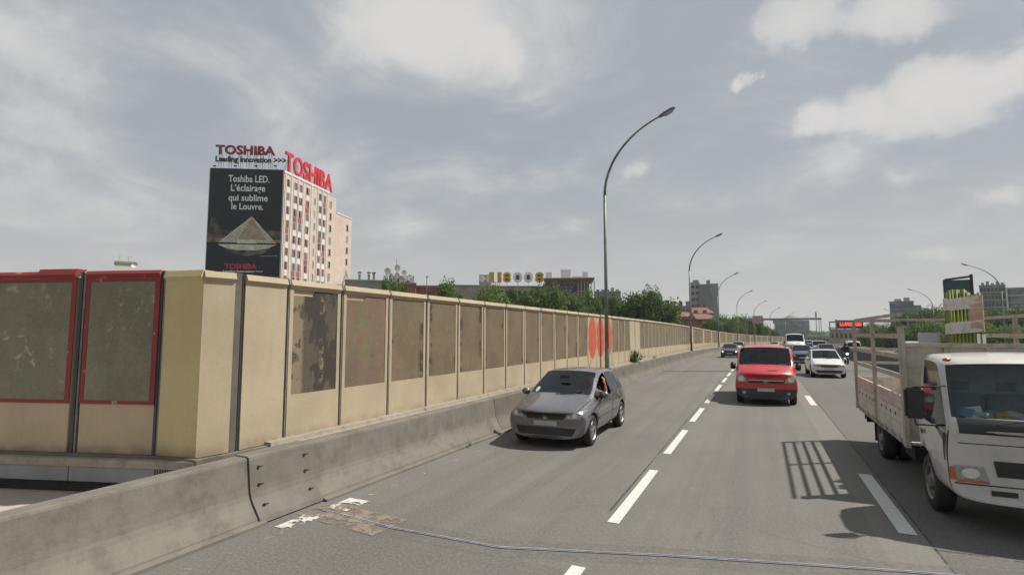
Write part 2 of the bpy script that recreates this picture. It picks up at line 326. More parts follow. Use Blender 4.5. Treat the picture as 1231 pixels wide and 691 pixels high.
MT = dict(
    asphalt=M_asphalt(), concrete=weathered('barrier concrete', (.188, .170, .143), (.085, .077, .064), 2.4, .75, bump=.35),
    concdark=weathered('grimy barrier concrete', (.158, .140, .115), (.07, .062, .05), 1.6, .7, bump=.35), ledge=weathered('ledge concrete', (.33, .295, .24), (.15, .13, .1), 5, .6), slab=weathered('pinkish slab', (.50, .42, .36), (.2, .17, .14), 1.5, .5, streak=False),
    cream=M_cream('cream concrete', (.44, .362, .248)), ochre=M_cream('ochre concrete', (.56, .46, .24)), inset=M_inset('exposed aggregate', (.165, .125, .078), 'plain'),
    inset_dark=M_inset('blackened aggregate', (.10, .083, .062), 'dark'), inset_tint=M_inset('overpainted aggregate', (.16, .125, .08), 'tint'), inset_green=M_inset('grey green render', (.20, .19, .135), 'green'),
    red_edge=M_red_edge(), post=simple('grey steel post', (.20, .195, .18), .6, .1), darkgap=simple('dark joint', (.035, .033, .03), .9), postblue=simple('blue black post', (.035, .045, .065), .5, .1),
    redoval=simple('salmon red paint', (.50, .085, .04), .8, 0, .12), line=M_worn('white road paint', (.62, .62, .58), .30), edgeline=M_worn('worn white paint', (.5, .48, .42), .57, sharp=.12, scale=5), patchline=M_worn('flaking white paint', (.62, .6, .56), .47, sharp=.05, scale=2.3), tanpatch=M_worn('tan mortar patch', (.25, .205, .16), .42, sharp=.12, scale=4), mortar=M_worn('grey pink mortar', (.215, .192, .168), .34, sharp=.6, scale=14),
    tar=M_worn('tar seam', (.05, .047, .043), .44, sharp=.1, scale=4), joint=simple('blued steel strip', (.42, .45, .55), .45, .1, .25, 8), rubber=simple('rubber', (.022, .022, .023), .8), alloy=simple('alloy', (.45, .46, .47), .35, .8),
    steelcap=simple('painted steel wheel', (.2, .19, .17), .5, .4), blackp=simple('black plastic', (.022, .022, .024), .55), darkint=simple('dark interior', (.028, .028, .03), .9), seat=simple('grey seat cloth', (.06, .06, .065), .95), seatl=simple('worn blue grey seat', (.20, .22, .24), .95), lining=simple('pale cab lining', (.42, .42, .38), .9), clear=simple('bright lamp bowl', (.75, .74, .70), .12, .6, .1, 20),
    glass=glass('car glass', .72), glassc=glass('clear cab glass', .85), glassd=glass('dark car glass', .13), glassf=glass('far glass', .06), glasst=glass('tower glass', .25, (.6, .8, .8)), lamp=glass('lamp lens', .8, (1, 1, 1)),
    chrome=simple('chrome', (.6, .6, .62), .15, 1, .05), reflect=simple('lamp reflector', (.34, .36, .37), .2, .5, .2, 20), orange=simple('orange lens', (.5, .12, .04), .3), redl=simple('red lens', (.35, .02, .02), .3), plate=simple('pale blank plate', (.42, .45, .44), .5, 0, .1),
    golfp=paint('grey car paint', (.165, .165, .178), .3, .1, .35), redp=paint('red van paint', (.50, .028, .032), .28, .08), whitep=paint('white paint', (.70, .70, .69), .25, .1), whited=paint('dirty white paint', (.50, .49, .46), .4, .4), blackpaint=paint('black paint', (.02, .021, .025)),
    bluep=paint('dark blue paint', (.02, .03, .075)), silverp=paint('silver paint', (.35, .36, .37), .3, .1, .4), palep=paint('pale grey paint', (.40, .43, .45), .3, .1, .2),
    bumper=simple('dark grey bumper', (.045, .045, .048), .6), polegreen=simple('grey green pole paint', (.17, .20, .175), .5, .2, .25, 2), polegrey=simple('galvanised steel', (.30, .31, .29), .5, .4), polerust=simple('dark brown pole foot', (.07, .045, .035), .8),
    lamphead=simple('lamp head grey', (.17, .18, .17), .5), skin=simple('skin', (.55, .27, .18), .6, 0, .08), hair=simple('brown hair', (.06, .035, .022), .8), pinkshirt=simple('pink shirt', (.50, .24, .21), .9), darkjacket=simple('dark jacket', (.03, .03, .035), .85), helmet=simple('black helmet', (.03, .03, .032), .2),
    plank=weathered('faded truck plank', (.60, .55, .48), (.22, .15, .11), 4, .6, .8), plankred=weathered('reddish dropside', (.56, .44, .39), (.32, .15, .11), 3, .6, .7), rail=weathered('weathered rail', (.46, .41, .34), (.14, .1, .07), 6, .6, .8), postw=weathered('worn grey steel', (.42, .39, .33), (.2, .13, .08), 5, .6, .7),
    bamboo=simple('green stake', (.20, .235, .045), .6, 0, .3, 6), wrap=M_worn('translucent film wrap', (.62, .60, .55), .16, sharp=.35, scale=9), cardboard=simple('tan cardboard', (.45, .33, .24), .85, 0, .15, 4), paper=simple('printed paper', (.6, .62, .6), .7, 0, .3, 12), bluepl=simple('blue packet', (.08, .28, .5), .5), greenp=simple('green packet', (.25, .45, .25), .6), redpk=simple('red packet', (.55, .15, .1), .6),
    pink=weathered('pinkish render', (.62, .50, .42), (.45, .35, .3), .3, .35, bump=0), pinkw=weathered('white render', (.72, .70, .66), (.5, .48, .45), .3, .3, bump=0), brickpan=simple('red brown panel', (.27, .11, .09), .8, 0, .25, .6), win=simple('window dark', (.035, .04, .045), .15, 0, .3, 1), winl=simple('window pale', (.22, .24, .25), .2, 0, .3, 1),
    night=simple('billboard night blue', (.010, .014, .022), .5, 0, .2, .3), white=simple('white print', (.90, .90, .90), .6, 0, .03), toshred=simple('red letter', (.62, .03, .045), .45, 0, .08), blacklet=simple('black letter', (.03, .03, .03), .5), darkred=simple('deep red letter', (.33, .02, .05), .45, 0, .08),
    yellow=simple('yellow sign', (.60, .42, .03), .5), bluel=simple('deep blue', (.03, .04, .12), .5), redbr=simple('red brown letter', (.2, .05, .03), .5), silver=simple('silver sign edge', (.45, .46, .47), .4, .3),
    brick=simple('brown red facade', (.22, .11, .085), .85, 0, .25, .5), conc=simple('grey concrete block', (.30, .30, .28), .85, 0, .15, .4), tower=weathered('grey tower slab', (.22, .235, .235), (.14, .15, .15), .25, .5, bump=0), towerl=weathered('pale grey tower slab', (.33, .35, .35), (.22, .23, .23), .25, .5, bump=0), tile=simple('red roof tile', (.20, .10, .08), .85, 0, .3, .8),
    bluetower=simple('blue glass facade', (.09, .14, .21), .25, 0, .2, .3), greentower=simple('green grey facade', (.15, .19, .19), .35, 0, .3, .3), beige=simple('beige render', (.42, .36, .29), .85, 0, .15, .3), glassbld=simple('pale green curtain wall', (.34, .41, .41), .5, 0, .25, .4), dish=simple('white dish', (.75, .75, .73), .5, 0, .05),
    grass=simple('scrub grass', (.06, .085, .03), .95, 0, .4, .3), leaf=M_leaf('leaf green', (.07, .12, .03), (.15, .23, .052), .42), leafl=M_leaf('light leaf', (.085, .14, .035), (.16, .24, .055), .35), leafd=M_leaf('dark leaf', (.055, .10, .028), (.12, .185, .046), .4), bark=simple('bark', (.10, .08, .06), .95, 0, .3, 6, bump=.3),
    led=emis('red led', (.9, .08, .04), .9), ledy=emis('amber led', (1, .45, .06), 1.0), vms=simple('sign black', (.02, .018, .018), .6), gantry=simple('gantry grey', (.25, .25, .23), .6, .3), headlamp=emis('lit headlamp', (1, .97, .9), 3.0), median=weathered('dark median barrier', (.10, .098, .09), (.05, .05, .048), 1, .4), signpink=simple('faded sign back', (.4, .3, .3), .7))

# ------------------------------------------------------------------ road frame
def cv(Y):
    if Y < 68: return 0.0
    if Y < 230: return .00062 * (Y - 68) ** 2
    return .00062 * 162 ** 2 + .2009 * (Y - 230)
def dcv(Y): return 0.0 if Y < 68 else (.00124 * (Y - 68) if Y < 230 else .2009)
def dz(Y): return -.013 * (8 * math.log1p(math.exp((Y - 45) / 8)) if Y < 300 else Y - 45)
def rd(X, Y, z=0.0):
    t = dcv(Y); n = math.hypot(1, t)
    return Vector((cv(Y) + X / n, Y - X * t / n, dz(Y) + z))
def hd(Y): return -math.atan(dcv(Y))
YS = [-30, -10, -4, 0] + list(range(3, 60, 3)) + list(range(60, 420, 8))
def strip(m, x0, x1, ys, z=0.0):
    vs = []; 
    for y in ys: vs += [rd(x0, y, z), rd(x1, y, z)]
    m.add(vs, [(2 * i, 2 * i + 1, 2 * i + 3, 2 * i + 2) for i in range(len(ys) - 1)]); return m
def sweep(m, prof, ys):        # prof of (X, z), closed
    n = len(prof); vs = []
    for y in ys: vs += [rd(p[0], y, p[1]) for p in prof]
    fs = [tuple(range(n)), tuple((len(ys) - 1) * n + k for k in range(n))[::-1]]
    for i in range(len(ys) - 1):
        for k in range(n): fs.append((i * n + k, i * n + (k + 1) % n, (i + 1) * n + (k + 1) % n, (i + 1) * n + k))
    m.add(vs, fs); return m
# ---- setting
g = MB(); g.add([(-3000, -3000, -9), (3000, -3000, -9), (3000, 5000, -9), (-3000, 5000, -9)], [(0, 1, 2, 3)]); tag(g.build('ground', MT['grass']), kind='structure')
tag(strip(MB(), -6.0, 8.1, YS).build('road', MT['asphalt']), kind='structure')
tag(strip(MB(), 9.7, 26.5, YS).build('opposite_road', MT['asphalt']), kind='structure')
tag(sweep(MB(), [(-7.5, -1.2), (27.5, -1.2), (27.5, -.06), (-7.5, -.06)], YS).build('viaduct_deck', MT['conc']), kind='structure')
# ---- painted markings: each dash an object of the road surface
def mark(name, x0, x1, y0, y1, mat, z=.006, skew=0, kind='structure', ny=2):
    m = MB(); ys = [y0 + (y1 - y0) * i / (ny - 1) for i in range(ny)]
    strip(m, x0, x1, ys, z); return tag(m.build(name, mat), kind=kind)
for X, Y0, ph in ((-1.79, 2.60, 0), (1.51, 7.98, 1)):
    for k in range(-1, 26 if ph == 0 else 9):
        if ph == 0: y0 = Y0 + k * 4.27; L = 2.87
        else: y0 = Y0 + k * 12.6; L = 3.0
        mark('lane_dash', X - .075 - (.02 if ph else 0), X + .075 + (.02 if ph else 0), y0, y0 + L, MT['line'])
for k in range(0, 12): mark('lane_dash', 4.86, 5.04, 4 + k * 12.6, 7 + k * 12.6, MT['line'])
for X in (12.9, 16.4, 19.9):
    for k in range(0, 10): mark('lane_dash', X - .08, X + .08, 6 + k * 13, 9 + k * 13, MT['line'])
mark('edge_line', -5.44, -5.26, 6.1, 16, MT['edgeline'], ny=6); mark('edge_line', -5.42, -5.3, 2.0, 5.1, MT['edgeline'], ny=3); mark('edge_line', -5.42, -5.3, 16, 60, MT['edgeline'], ny=12)
mark('edge_line', -5.56, -5.30, 4.95, 5.55, MT['patchline'], .009, ny=3); mark('edge_line', -5.52, -5.16, 5.78, 6.25, MT['patchline'], .009, ny=3)
mark('paving_seam', -1.955, -1.93, 7.2, 60, MT['tar'], .005, ny=12); mark('paving_seam', 1.665, 1.685, 6.6, 66, MT['tar'], .005, ny=12)
# gutter kerb along the barrier foot
tag(sweep(MB(), [(-5.98, -.03), (-5.72, -.03), (-5.72, .035), (-5.80, .05), (-5.98, .05)], [-8, 4.98]).build('gutter_kerb', MT['concrete']), kind='structure')
tag(sweep(MB(), [(-5.98, -.03), (-5.70, -.03), (-5.70, .03), (-5.78, .045), (-5.98, .045)], [5.98] + [y for y in YS if y > 6]).build('gutter_kerb', MT['concrete']), kind='structure')
# near expansion joint, skewed then bent: mortar band, steel strips and the rubber gap
JP = [(-5.60, 5.70), (-4.24, 5.54), (-2.75, 5.56), (-1.03, 6.12), (.96, 6.68), (2.23, 6.98), (6, 7.9), (8.0, 8.4)]
def poly_strip(pts, w, off, z, name, mat):
    m = MB(); vs = []
    for i, p in enumerate(pts):
        a = Vector(pts[max(0, i - 1)]); b = Vector(pts[min(len(pts) - 1, i + 1)]); t = (b - a).normalized(); n = Vector((-t.y, t.x)); q = Vector(p) + n * off
        vs += [(q.x + n.x * w / 2, q.y + n.y * w / 2, z), (q.x - n.x * w / 2, q.y - n.y * w / 2, z)]
    m.add(vs, [(2 * i, 2 * i + 1, 2 * i + 3, 2 * i + 2) for i in range(len(pts) - 1)]); return m.build(name, mat)
tag(poly_strip([(-5.66, 5.72), (-5.0, 5.62), (-4.24, 5.54)], .62, 0, .005, 'mortar_band', MT['tanpatch']), kind='structure')
tag(poly_strip([(-4.24, 5.54), (-2.75, 5.56), (-1.03, 6.12), (.96, 6.68), (2.23, 6.98), (6, 7.9)], .5, 0, .0035, 'mortar_band', MT['mortar']), kind='structure')
ej = empty('expansion_joint', (0, 0, 0), 0, 'thin steel bridge expansion joint bent across the near asphalt lanes', 'joint')
for off, w, z, mt in ((.018, .009, .010, 'joint'), (-.018, .009, .010, 'joint'), (0, .024, .008, 'darkgap')):
    o = poly_strip(JP, w, off, z, 'steel_strip' if mt == 'joint' else 'rubber_gap', MT[mt]); o.parent = ej
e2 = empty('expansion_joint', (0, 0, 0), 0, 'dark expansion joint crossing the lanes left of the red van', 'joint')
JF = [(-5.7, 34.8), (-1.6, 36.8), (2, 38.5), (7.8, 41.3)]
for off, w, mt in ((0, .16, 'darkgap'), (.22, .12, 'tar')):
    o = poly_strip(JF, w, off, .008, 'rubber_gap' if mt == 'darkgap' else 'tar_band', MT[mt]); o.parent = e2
# ---- left concrete safety barriers (profile: toe, slope, upright, cap)
BP = [(-5.80, 0), (-5.815, .07), (-5.84, .105), (-5.885, .165), (-5.93, .225), (-5.965, .285), (-5.99, .35), (-6.005, .43), (-6.045, .765), (-6.055, .79), (-6.085, .80), (-6.27, .80), (-6.27, -.05), (-5.80, -.05)]
b1 = empty('safety_barrier', rd(-6, 0), 0, 'near end of the concrete safety barrier, up to the steel cover plate', 'barrier')
M1 = Matrix.Translation(-b1.location)
sweep(MB(), BP, [-9, 0, 2.5, 4.97]).build('wall_section', MT['concrete'], b1, M1)
b2 = empty('safety_barrier', rd(-6, 6), 0, 'long concrete safety barrier running below the noise wall beyond the steel plate', 'barrier')
M2 = Matrix.Translation(-b2.location)
for a, b in [(5.94, 11.9), (11.92, 23.9), (23.92, 35.9), (35.92, 47.9), (47.92, 71.9), (71.92, 107.9), (107.92, 411)]:
    ys = [a] + [y for y in YS if a < y < b] + [b]; sweep(MB(), BP, ys).build('wall_section', MT['concrete' if a < 10 else 'concdark'], b2, M2)
pl = empty('cover_plate', rd(-6, 5.45), 0, 'curved steel cover plate bolted over the gap in the concrete barrier', 'cover plate')
PP = [(-5.765, .02), (-5.79, .08), (-5.85, .165), (-5.90, .23), (-5.94, .29), (-5.965, .36), (-5.98, .43), (-6.02, .77), (-6.03, .80), (-6.06, .815), (-6.29, .815)]
prof = PP + [(x - .012, z - .012) for x, z in PP[::-1]]
MP = Matrix.Translation(-pl.location)
sweep(MB(), prof, [4.92, 5.97]).build('plate', simple('galvanised plate', (.165, .152, .132), .85, 0, .14, 3, .3, bump=.1), pl, MP)
for y in (5.05, 5.82):
    for z, x in ((.20, -5.873), (.44, -5.981), (.66, -6.007)):
        MB().lathe([(-.004, 0), (.012, .012), (.012, .022), (0, .026)][::-1], 8, 'x', (x, y, z)).build('bolt', MT['darkgap'], pl, MP)
        MB().box((x + .004, y + .05, z + .004), (.004, .045, .010)).build('slot', MT['darkgap'], pl, MP)
# ledge between barrier and noise wall: coping stones butted end to end
le = empty('wall_ledge', rd(-6.4, 6), 0, 'pale concrete ledge carrying the foot of the noise wall behind the barrier', 'ledge')
ML = Matrix.Translation(-le.location)
LP = [(-6.275, -.05), (-6.275, .775), (-6.42, .785), (-6.43, .835), (-6.95, .845), (-6.95, -.05)]
a = 5.6
while a < 60:
    b = a + 3.9; sweep(MB(), LP, [a, b - .02]).build('coping', MT['ledge'], le, ML); a = b
sweep(MB(), LP, [a] + [y for y in YS if y > a]).build('coping', MT['ledge'], le, ML)
# lower deck left behind the near barrier and the ledge under the angled wall
tag(MB().add([(-14, -6, .32), (-6.28, -6, .32), (-6.28, 5.4, .32), (-14, 3.4, .32)], [(0, 1, 2, 3)]).build('side_deck', MT['slab']), kind='structure')
# ---- noise wall
WX, WH, WZ = -6.55, 2.42, .80
def panel_mesh(w, inset=True, h=WH, iz0=.66, iz1=2.27, by=.07):
    m = MB(); y = w / 2 - .035; t = -.16
    iy = y - by
    pr = [(0, 0), (0, h - .29), (.055, h - .20), (.012, h)]
    # side outline incl. ridge, extruded; the face below the ridge is ringed round the recess
    vs = []
    for s in (-y, y):
        vs += [(0, s, 0), (0, s, h - .135), (.045, s, h - .085), (.012, s, h), (t, s, h), (t, s, 0)]
    fs = [(0, 1, 2, 3, 4, 5), (11, 10, 9, 8, 7, 6), (1, 7, 8, 2), (2, 8, 9, 3), (3, 9, 10, 4), (4, 10, 11, 5), (5, 11, 6, 0)]
    if inset:
        b = 12; vs += [(0, -iy, iz0), (0, iy, iz0), (0, iy, iz1), (0, -iy, iz1), (-.03, -iy, iz0), (-.03, iy, iz0), (-.03, iy, iz1), (-.03, -iy, iz1)]
        fs += [(0, 6, b + 1, b), (6, 7, b + 2, b + 1), (7, 1, b + 3, b + 2), (1, 0, b, b + 3), (b, b + 1, b + 5, b + 4), (b + 1, b + 2, b + 6, b + 5), (b + 2, b + 3, b + 7, b + 6), (b + 3, b, b + 4, b + 7), (b + 4, b + 5, b + 6, b + 7)]
    else: fs += [(0, 6, 7, 1)]
    return m.add(vs, fs)
def infill(w, iz0=.66, iz1=2.27, by=.07, cut=0.0):
    iy = w / 2 - .035 - by - .004
    pts = [(-iy, iz0 + .004), (iy, iz0 + .004), (iy, iz1 - .004), (-iy, iz1 - .004)]
    if cut: pts = [(-iy, iz0 + .004), (iy, iz0 + .004), (iy, iz1 - .05), (iy * .7, iz1 + .0), (-.02 * iy, iz1 - .002), (-.15 * iy, iz1 - .09), (-iy, iz1 - .09)]
    return MB().prism(pts, -.029, -.010, 'x')
def post_mesh(h=WH + .02):
    m = MB(); m.b2(-.15, -.03, -.031, .031, 0, h); m.prism([(-.05, h - .17), (.038, h - .10), (.010, h - .02), (-.05, h - .02)], -.012, .012, 'y'); m.b2(-.04, -.008, .008, .024, 0, h - .18); return m
def frame(o, Y):
    return Matrix.Translation(rd(WX, Y, WZ) - o.location) @ Matrix.Rotation(hd(Y), 4, 'Z')
nw = empty('noise_wall', rd(WX, 5, WZ), 0, 'long cream concrete noise wall with brown recessed panels along the left carriageway', 'noise wall')
meshes = {}
def place_panel(Y0, Y1, kind):
    w = Y1 - Y0; Ym = (Y0 + Y1) / 2; ck = (round(w, 2), kind == 'none')
    if ck not in meshes:
        meshes[ck] = panel_mesh(w, kind != 'none').mesh('panel'); meshes[ck].materials.append(MT['cream'])
    o = bpy.data.objects.new('panel', meshes[ck]); C.objects.link(o); o.parent = nw; p = rd(WX, Ym, WZ) - nw.location
    o.location = p; o.rotation_euler = (0, random.uniform(-.004, .004), hd(Ym))
    if kind != 'none':
        q = infill(w, cut=(kind in ('inset_dark', 'inset_tint'))).build('infill', MT[kind], o)
        if kind == 'inset_dark': q['label'] = 'blackened blistered infill'
        if kind == 'inset_tint': q['label'] = 'infill with green and pink overpaint'
    return o
pm = post_mesh().mesh('post'); pm.materials.append(MT['post'])
def place_post(Y):
    o = bpy.data.objects.new('post', pm); C.objects.link(o); o.parent = nw; o.location = rd(WX, Y, WZ) - nw.location; o.rotation_euler = (0, 0, hd(Y))
js = [5.15, 5.94, 7.10, 8.39, 9.68]; kinds = ['none', 'inset_dark', 'inset_tint', 'inset']
y = 9.68
while y < 50: 
    y += 1.315; js.append(y); k = 'inset'
    if 21.0 < y - .65 < 24.9 or 29.6 < y - .65 < 32.2: k = 'none'
    kinds.append(k)
ovals = []
for i, k in enumerate(kinds):
    o = place_panel(js[i], js[i + 1], k); place_post(js[i + 1])
    if k == 'none' and 21.0 < js[i] + .65 < 24.9: ovals.append(o)
MB().b2(-.12, -.02, -.09, .10, 0, WH + .01).build('post', simple('dull grey post', (.125, .12, .105), .9, 0, .15, 3, .2), nw, frame(nw, 5.04))
MB().b2(-.10, -.012, .102, .125, 0, WH + .01).build('joint_seal', MT['darkgap'], nw, frame(nw, 5.04))
for o in ovals:    # three tall red ovals, pinched at mid height
    pts = []
    for i in range(40):
        a = 2 * math.pi * i / 40; z = math.sin(a) * .88; xw = math.cos(a); pinch = .40 * (1 - .13 * math.exp(-(z / .16) ** 2)) * (1 + .0 * z)
        yy = max(-.572, min(.572, xw * .60 * (1 - .16 * math.exp(-(z / .14) ** 2)))); pts.append((yy, 1.40 + z))
    q = MB().prism(pts, .002, .005, 'x').build('painted_oval', MT['redoval'], o); q['label'] = 'tall salmon red painted oval'
# far part of the wall: the same panels, joined
for a, b, nm in ((js[-1], 230, 'panel'),):
    far = MB(); fi = MB(); fp = MB(); y = a; n = 0
    while y < b:
        w = 1.315; Ym = y + w / 2; M = frame(nw, Ym); kn = (n % 17 in (6, 15)); pmb = panel_mesh(w, not kn)
        far.add([M @ Vector(v) for v in pmb.v], pmb.f)
        if not kn: ib = infill(w); fi.add([M @ Vector(v) for v in ib.v], ib.f)
        pb = MB().b2(-.15, -.03, -.031, .031, 0, WH); fp.add([M @ Vector((v[0], v[1] + w / 2, v[2])) for v in pb.v], pb.f)
        y += w; n += 1
    tag(far.build('panel', MT['cream'], nw), kind='stuff'); tag(fi.build('infill', MT['inset'], nw), kind='stuff'); tag(fp.build('post', MT['post'], nw), kind='stuff')
# angled part of the wall, left of the corner, turned away from the sun
def apx(x, y): 
    p = at(x, y, 1); v = p - Vector((0, 0, CAMH)); t = (WZ - CAMH) / v.z; return Vector((0, 0, CAMH)) + v * t
AP = [Vector((-6.55, 5.02, WZ)), Vector((-6.64, 4.62, WZ))]
P184 = Vector((-7.30, 4.50, WZ)); dirL = Vector((-1.41, -.45, 0)).normalized()
aw = empty('noise_wall', AP[1], 0, 'shaded angled end of the noise wall with two red framed green grey panels', 'noise wall')
def seg_frame(p, q):    # local y runs p->q reversed so that +x faces the road side
    d = (q - p); d.z = 0; d.normalize(); nrm_ = Vector((d.y, -d.x, 0)); 
    M = Matrix(((nrm_.x, d.x, 0, 0), (nrm_.y, d.y, 0, 0), (0, 0, 1, 0), (0, 0, 0, 1))); return M
def aplace(p, q, builder, mat, nm='panel', h=0):
    mid = (p + q) / 2 - aw.location; w = (q - p).length; M = Matrix.Translation(mid) @ seg_frame(p, q)
    return builder(w).build(nm, mat, aw, M), M, w
aplace(AP[1], AP[0], lambda w: panel_mesh(w + .07, False, WH), MT['cream'])
aplace(P184 + Vector((.04, .01, 0)), AP[1], lambda w: panel_mesh(w + .06, False, WH + .01), MT['ochre'])
q1 = P184 + dirL * 1.17; q2 = q1 + dirL * .02; q3 = q2 + dirL * 1.55; q4 = q3 + dirL * 1.55
def redpanel(p, q, step=0.0):
    mid = (p + q) / 2 - aw.location; w = (q - p).length; M = Matrix.Translation(mid) @ seg_frame(p, q); y = w / 2 - .03
    b = MB(); b.b2(-.15, 0, -y, y, 0, 2.34); b.prism([(-.15, 2.342), (.0, 2.342), (.05, 2.40), (.01, 2.44), (-.15, 2.44)], -y, y, 'y'); pan = b.build('panel', MT['cream'], aw, M, bevel=.004)
    for nm, box in (('red_frame', (.0015, .012, -y, y, .65, .695)), ('red_frame', (.0015, .012, -y, -y + .055, .702, 2.34)), ('red_frame', (.0015, .012, y - .075, y, .702, 2.34)), ('red_frame', (.0015, .012, -y + .057, y - .077, 2.30, 2.34))):
        MB().b2(*box).build(nm, MT['red_edge'], pan, M)
    if step: MB().prism([(.002, 2.345), (.055, 2.40), (.016, 2.447), (-.14, 2.447)], -y, -y + .82, 'y').build('red_cap', MT['red_edge'], pan, M)
    MB().prism([(.002, 2.345), (.06, 2.40), (.016, 2.447 + step), (-.14, 2.447 + step)], -y + (.822 if step else 0), y, 'y').build('red_cap', MT['red_edge'], pan, M)
    MB().prism([(-y + .058, .704), (y - .079, .704), (y - .079, 2.296), (-y + .058, 2.296)], .0015, .008, 'x').build('infill', MT['inset_green'], pan, M)
redpanel(q1, P184); redpanel(q3, q2 + dirL * .08, .035); redpanel(q4, q3 + dirL * .08)
for p in (P184, q2 + dirL * .03, q3 + dirL * .04):
    M = Matrix.Translation(p - aw.location) @ seg_frame(q1, P184)
    MB().b2(-.14, .0, -.032, .004, 0, WH + .01).build('post', MT['postblue'], aw, M); MB().b2(-.14, -.012, .006, .034, 0, WH + .01).build('post', MT['post'], aw, M)
# stepped concrete sill below the angled wall, blue grey fascia, dark slot
sd = empty('wall_sill', AP[1] + Vector((0, 0, -.3)), 0, 'stepped pale concrete sill with blue grey metal fascia under the angled wall', 'ledge')
def side_run(a_, b_, x0, x1, z0, z1, nm, mat, bev=.006):
    mid = (a_ + b_) / 2; mid.z = 0; w = (b_ - a_).length; M = Matrix.Translation(mid - sd.location) @ seg_frame(a_, b_)
    return MB().b2(x0, x1, -w / 2, w / 2, z0, z1).build(nm, mat, sd, M, bevel=bev)
E0 = q4 + dirL * .6; J0 = P184 + Vector((1.02, .30, 0)) * .66
side_run(E0, P184, -.3, .06, .70, .797, 'upper_step', MT['concrete']); side_run(E0, J0 + Vector((-.0, .02, 0)), .064, .16, .66, .765, 'lower_step', MT['ledge'])
side_run(P184, AP[1], -.3, .055, .70, .795, 'upper_step', MT['concrete'])
side_run(AP[1] + Vector((0, -.05, 0)), AP[0] + Vector((0, .6, 0)), -.3, .10, .70, .79, 'upper_step', MT['concrete'])
for k in range(3):
    a_ = J0 + dirL * (1.80 + k * 1.25); b_ = a_ - dirL * 1.24
    side_run(b_ if False else a_, b_, .02, .12, .47, .655, 'fascia', simple('fascia %d' % k, (.22, .235, .25), .5, .1, .12) if k == 0 else bpy.data.materials['fascia 0'], .003)
for k in range(14):
    a_ = J0 + dirL * (.54 - k * .035); b_ = a_ - dirL * .018; side_run(a_, b_, .02, .12, .47, .655, 'grille_slat', MT['post'], 0)
side_run(E0, J0 - dirL * .40, -.2, .058, .32, .468, 'slot_back', MT['darkgap'], 0); side_run(E0, J0 - dirL * .40, -.2, .018, .469, .655, 'fascia_back', MT['darkgap'], 0)
# scrap on the deck, weeds
def weed(loc, r, n, mat, label, name='weed'):
    m = MB()
    for i in range(n):
        a = random.uniform(0, 6.28); t = random.uniform(.1, 1); b = Vector((math.cos(a) * r * t * .5, math.sin(a) * r * t * .5, 0)); top = b + Vector((math.cos(a) * r * t, math.sin(a) * r * t, r * random.uniform(.5, 1.6)))
        s = Vector((-math.sin(a), math.cos(a), 0)) * r * .07
        m.add([b - s * .5, b + s * .5, b.lerp(top, .6) + s, top, b.lerp(top, .6) - s], [(0, 1, 2, 3, 4)])
        for k in range(4):
            q = b.lerp(top, random.uniform(.3, 1)); v = Vector((random.uniform(-1, 1), random.uniform(-1, 1), random.uniform(-.3, .8))) * r * .32; u = v.cross(Vector((0, 0, 1))).normalized() * r * .10
            m.add([q, q + v * .5 + u, q + v, q + v * .5 - u], [(0, 1, 2, 3)])
    o = m.build(name, mat, loc=loc, fix=False); return tag(o, label, 'weed')
weed(rd(-6.36, 29.6, .80), .45, 60, MT['leafl'], 'green weed bush growing from the ledge at the foot of the noise wall')
weed(rd(-6.33, 21.2, .79), .10, 14, MT['leafd'], 'small dry weed on the ledge below the first red oval')
weed(rd(-5.66, 10.0, .03), .07, 12, MT['leafd'], 'tiny dark weed in the gutter beside the grey hatchback')
weed(rd(-6.28, 35, .80), .14, 20, MT['leafl'], 'small weed tuft on the ledge between the bush and the second lamp')
# ---- street lamps
def lamp(X, Y, side, label, z0=.8, grp=None, H=12.1, arm=2.75):
    e = empty('street_lamp', rd(X, Y, z0), hd(Y), label, 'street lamp', grp); hh = H - z0 - dz(0)
    pts = []; rs = []
    m = MB(); m.tube([(0, 0, .9), (0, 0, hh * .35), (0, 0, hh * .70)], [.088, .078, .066], 12); m.build('pole', MT['polegreen'], e, smooth=True)
    m = MB(); m.tube([(0, 0, 0), (0, 0, .9)], [.105, .092], 12); m.box((0, 0, .015), (.34, .34, .03)); m.build('pole_foot', MT['polerust'] if Y > 40 else MT['polegreen'], e)
    n = 12
    for i in range(n + 1):
        t = i / n; a = t * R(66); rr = 1.0
        pts.append((side * arm * (1 - math.cos(a)) / (1 - math.cos(R(66))) * .93, 0, hh * .695 + (hh * .305 - .1) * math.sin(a) / math.sin(R(66)))); rs.append(.066 - .03 * t)
    MB().tube(pts, rs, 10).build('arm', MT['polegreen'], e, smooth=True)
    ang = R(24); tip = Vector(pts[-1]); h = MB()
    sec = [(-.06, .05, .05), (.0, .09, .07), (.25, .15, .085), (.55, .15, .08), (.72, .10, .05)]
    vs = []; 
    for (l, wy, wz) in sec:
        for k in range(10):
            a = 2 * math.pi * k / 10; p = Vector((l, math.cos(a) * wy, math.sin(a) * wz)); p = Matrix.Rotation(-ang, 3, 'Y') @ p; vs.append((tip.x + side * p.x, p.y, tip.z + p.z))
    fs = [tuple(range(10)), tuple(range(40, 50))] + [(i * 10 + k, i * 10 + (k + 1) % 10, (i + 1) * 10 + (k + 1) % 10, (i + 1) * 10 + k) for i in range(4) for k in range(10)]
    h.add(vs, fs).build('lamp_head', MT['lamphead'], e, smooth=True)
    b = MB(); b.box((tip.x + side * .38, 0, tip.z + .08), (.38, .2, .05), ry=-side * ang); b.build('lamp_glass', MT['reflect'], e)
    return e
GL = 'street lamps along the noise wall'
lamp(-6.3, 23.6, 1, 'tallest looking green grey street lamp standing before the red ovals', .82, GL)
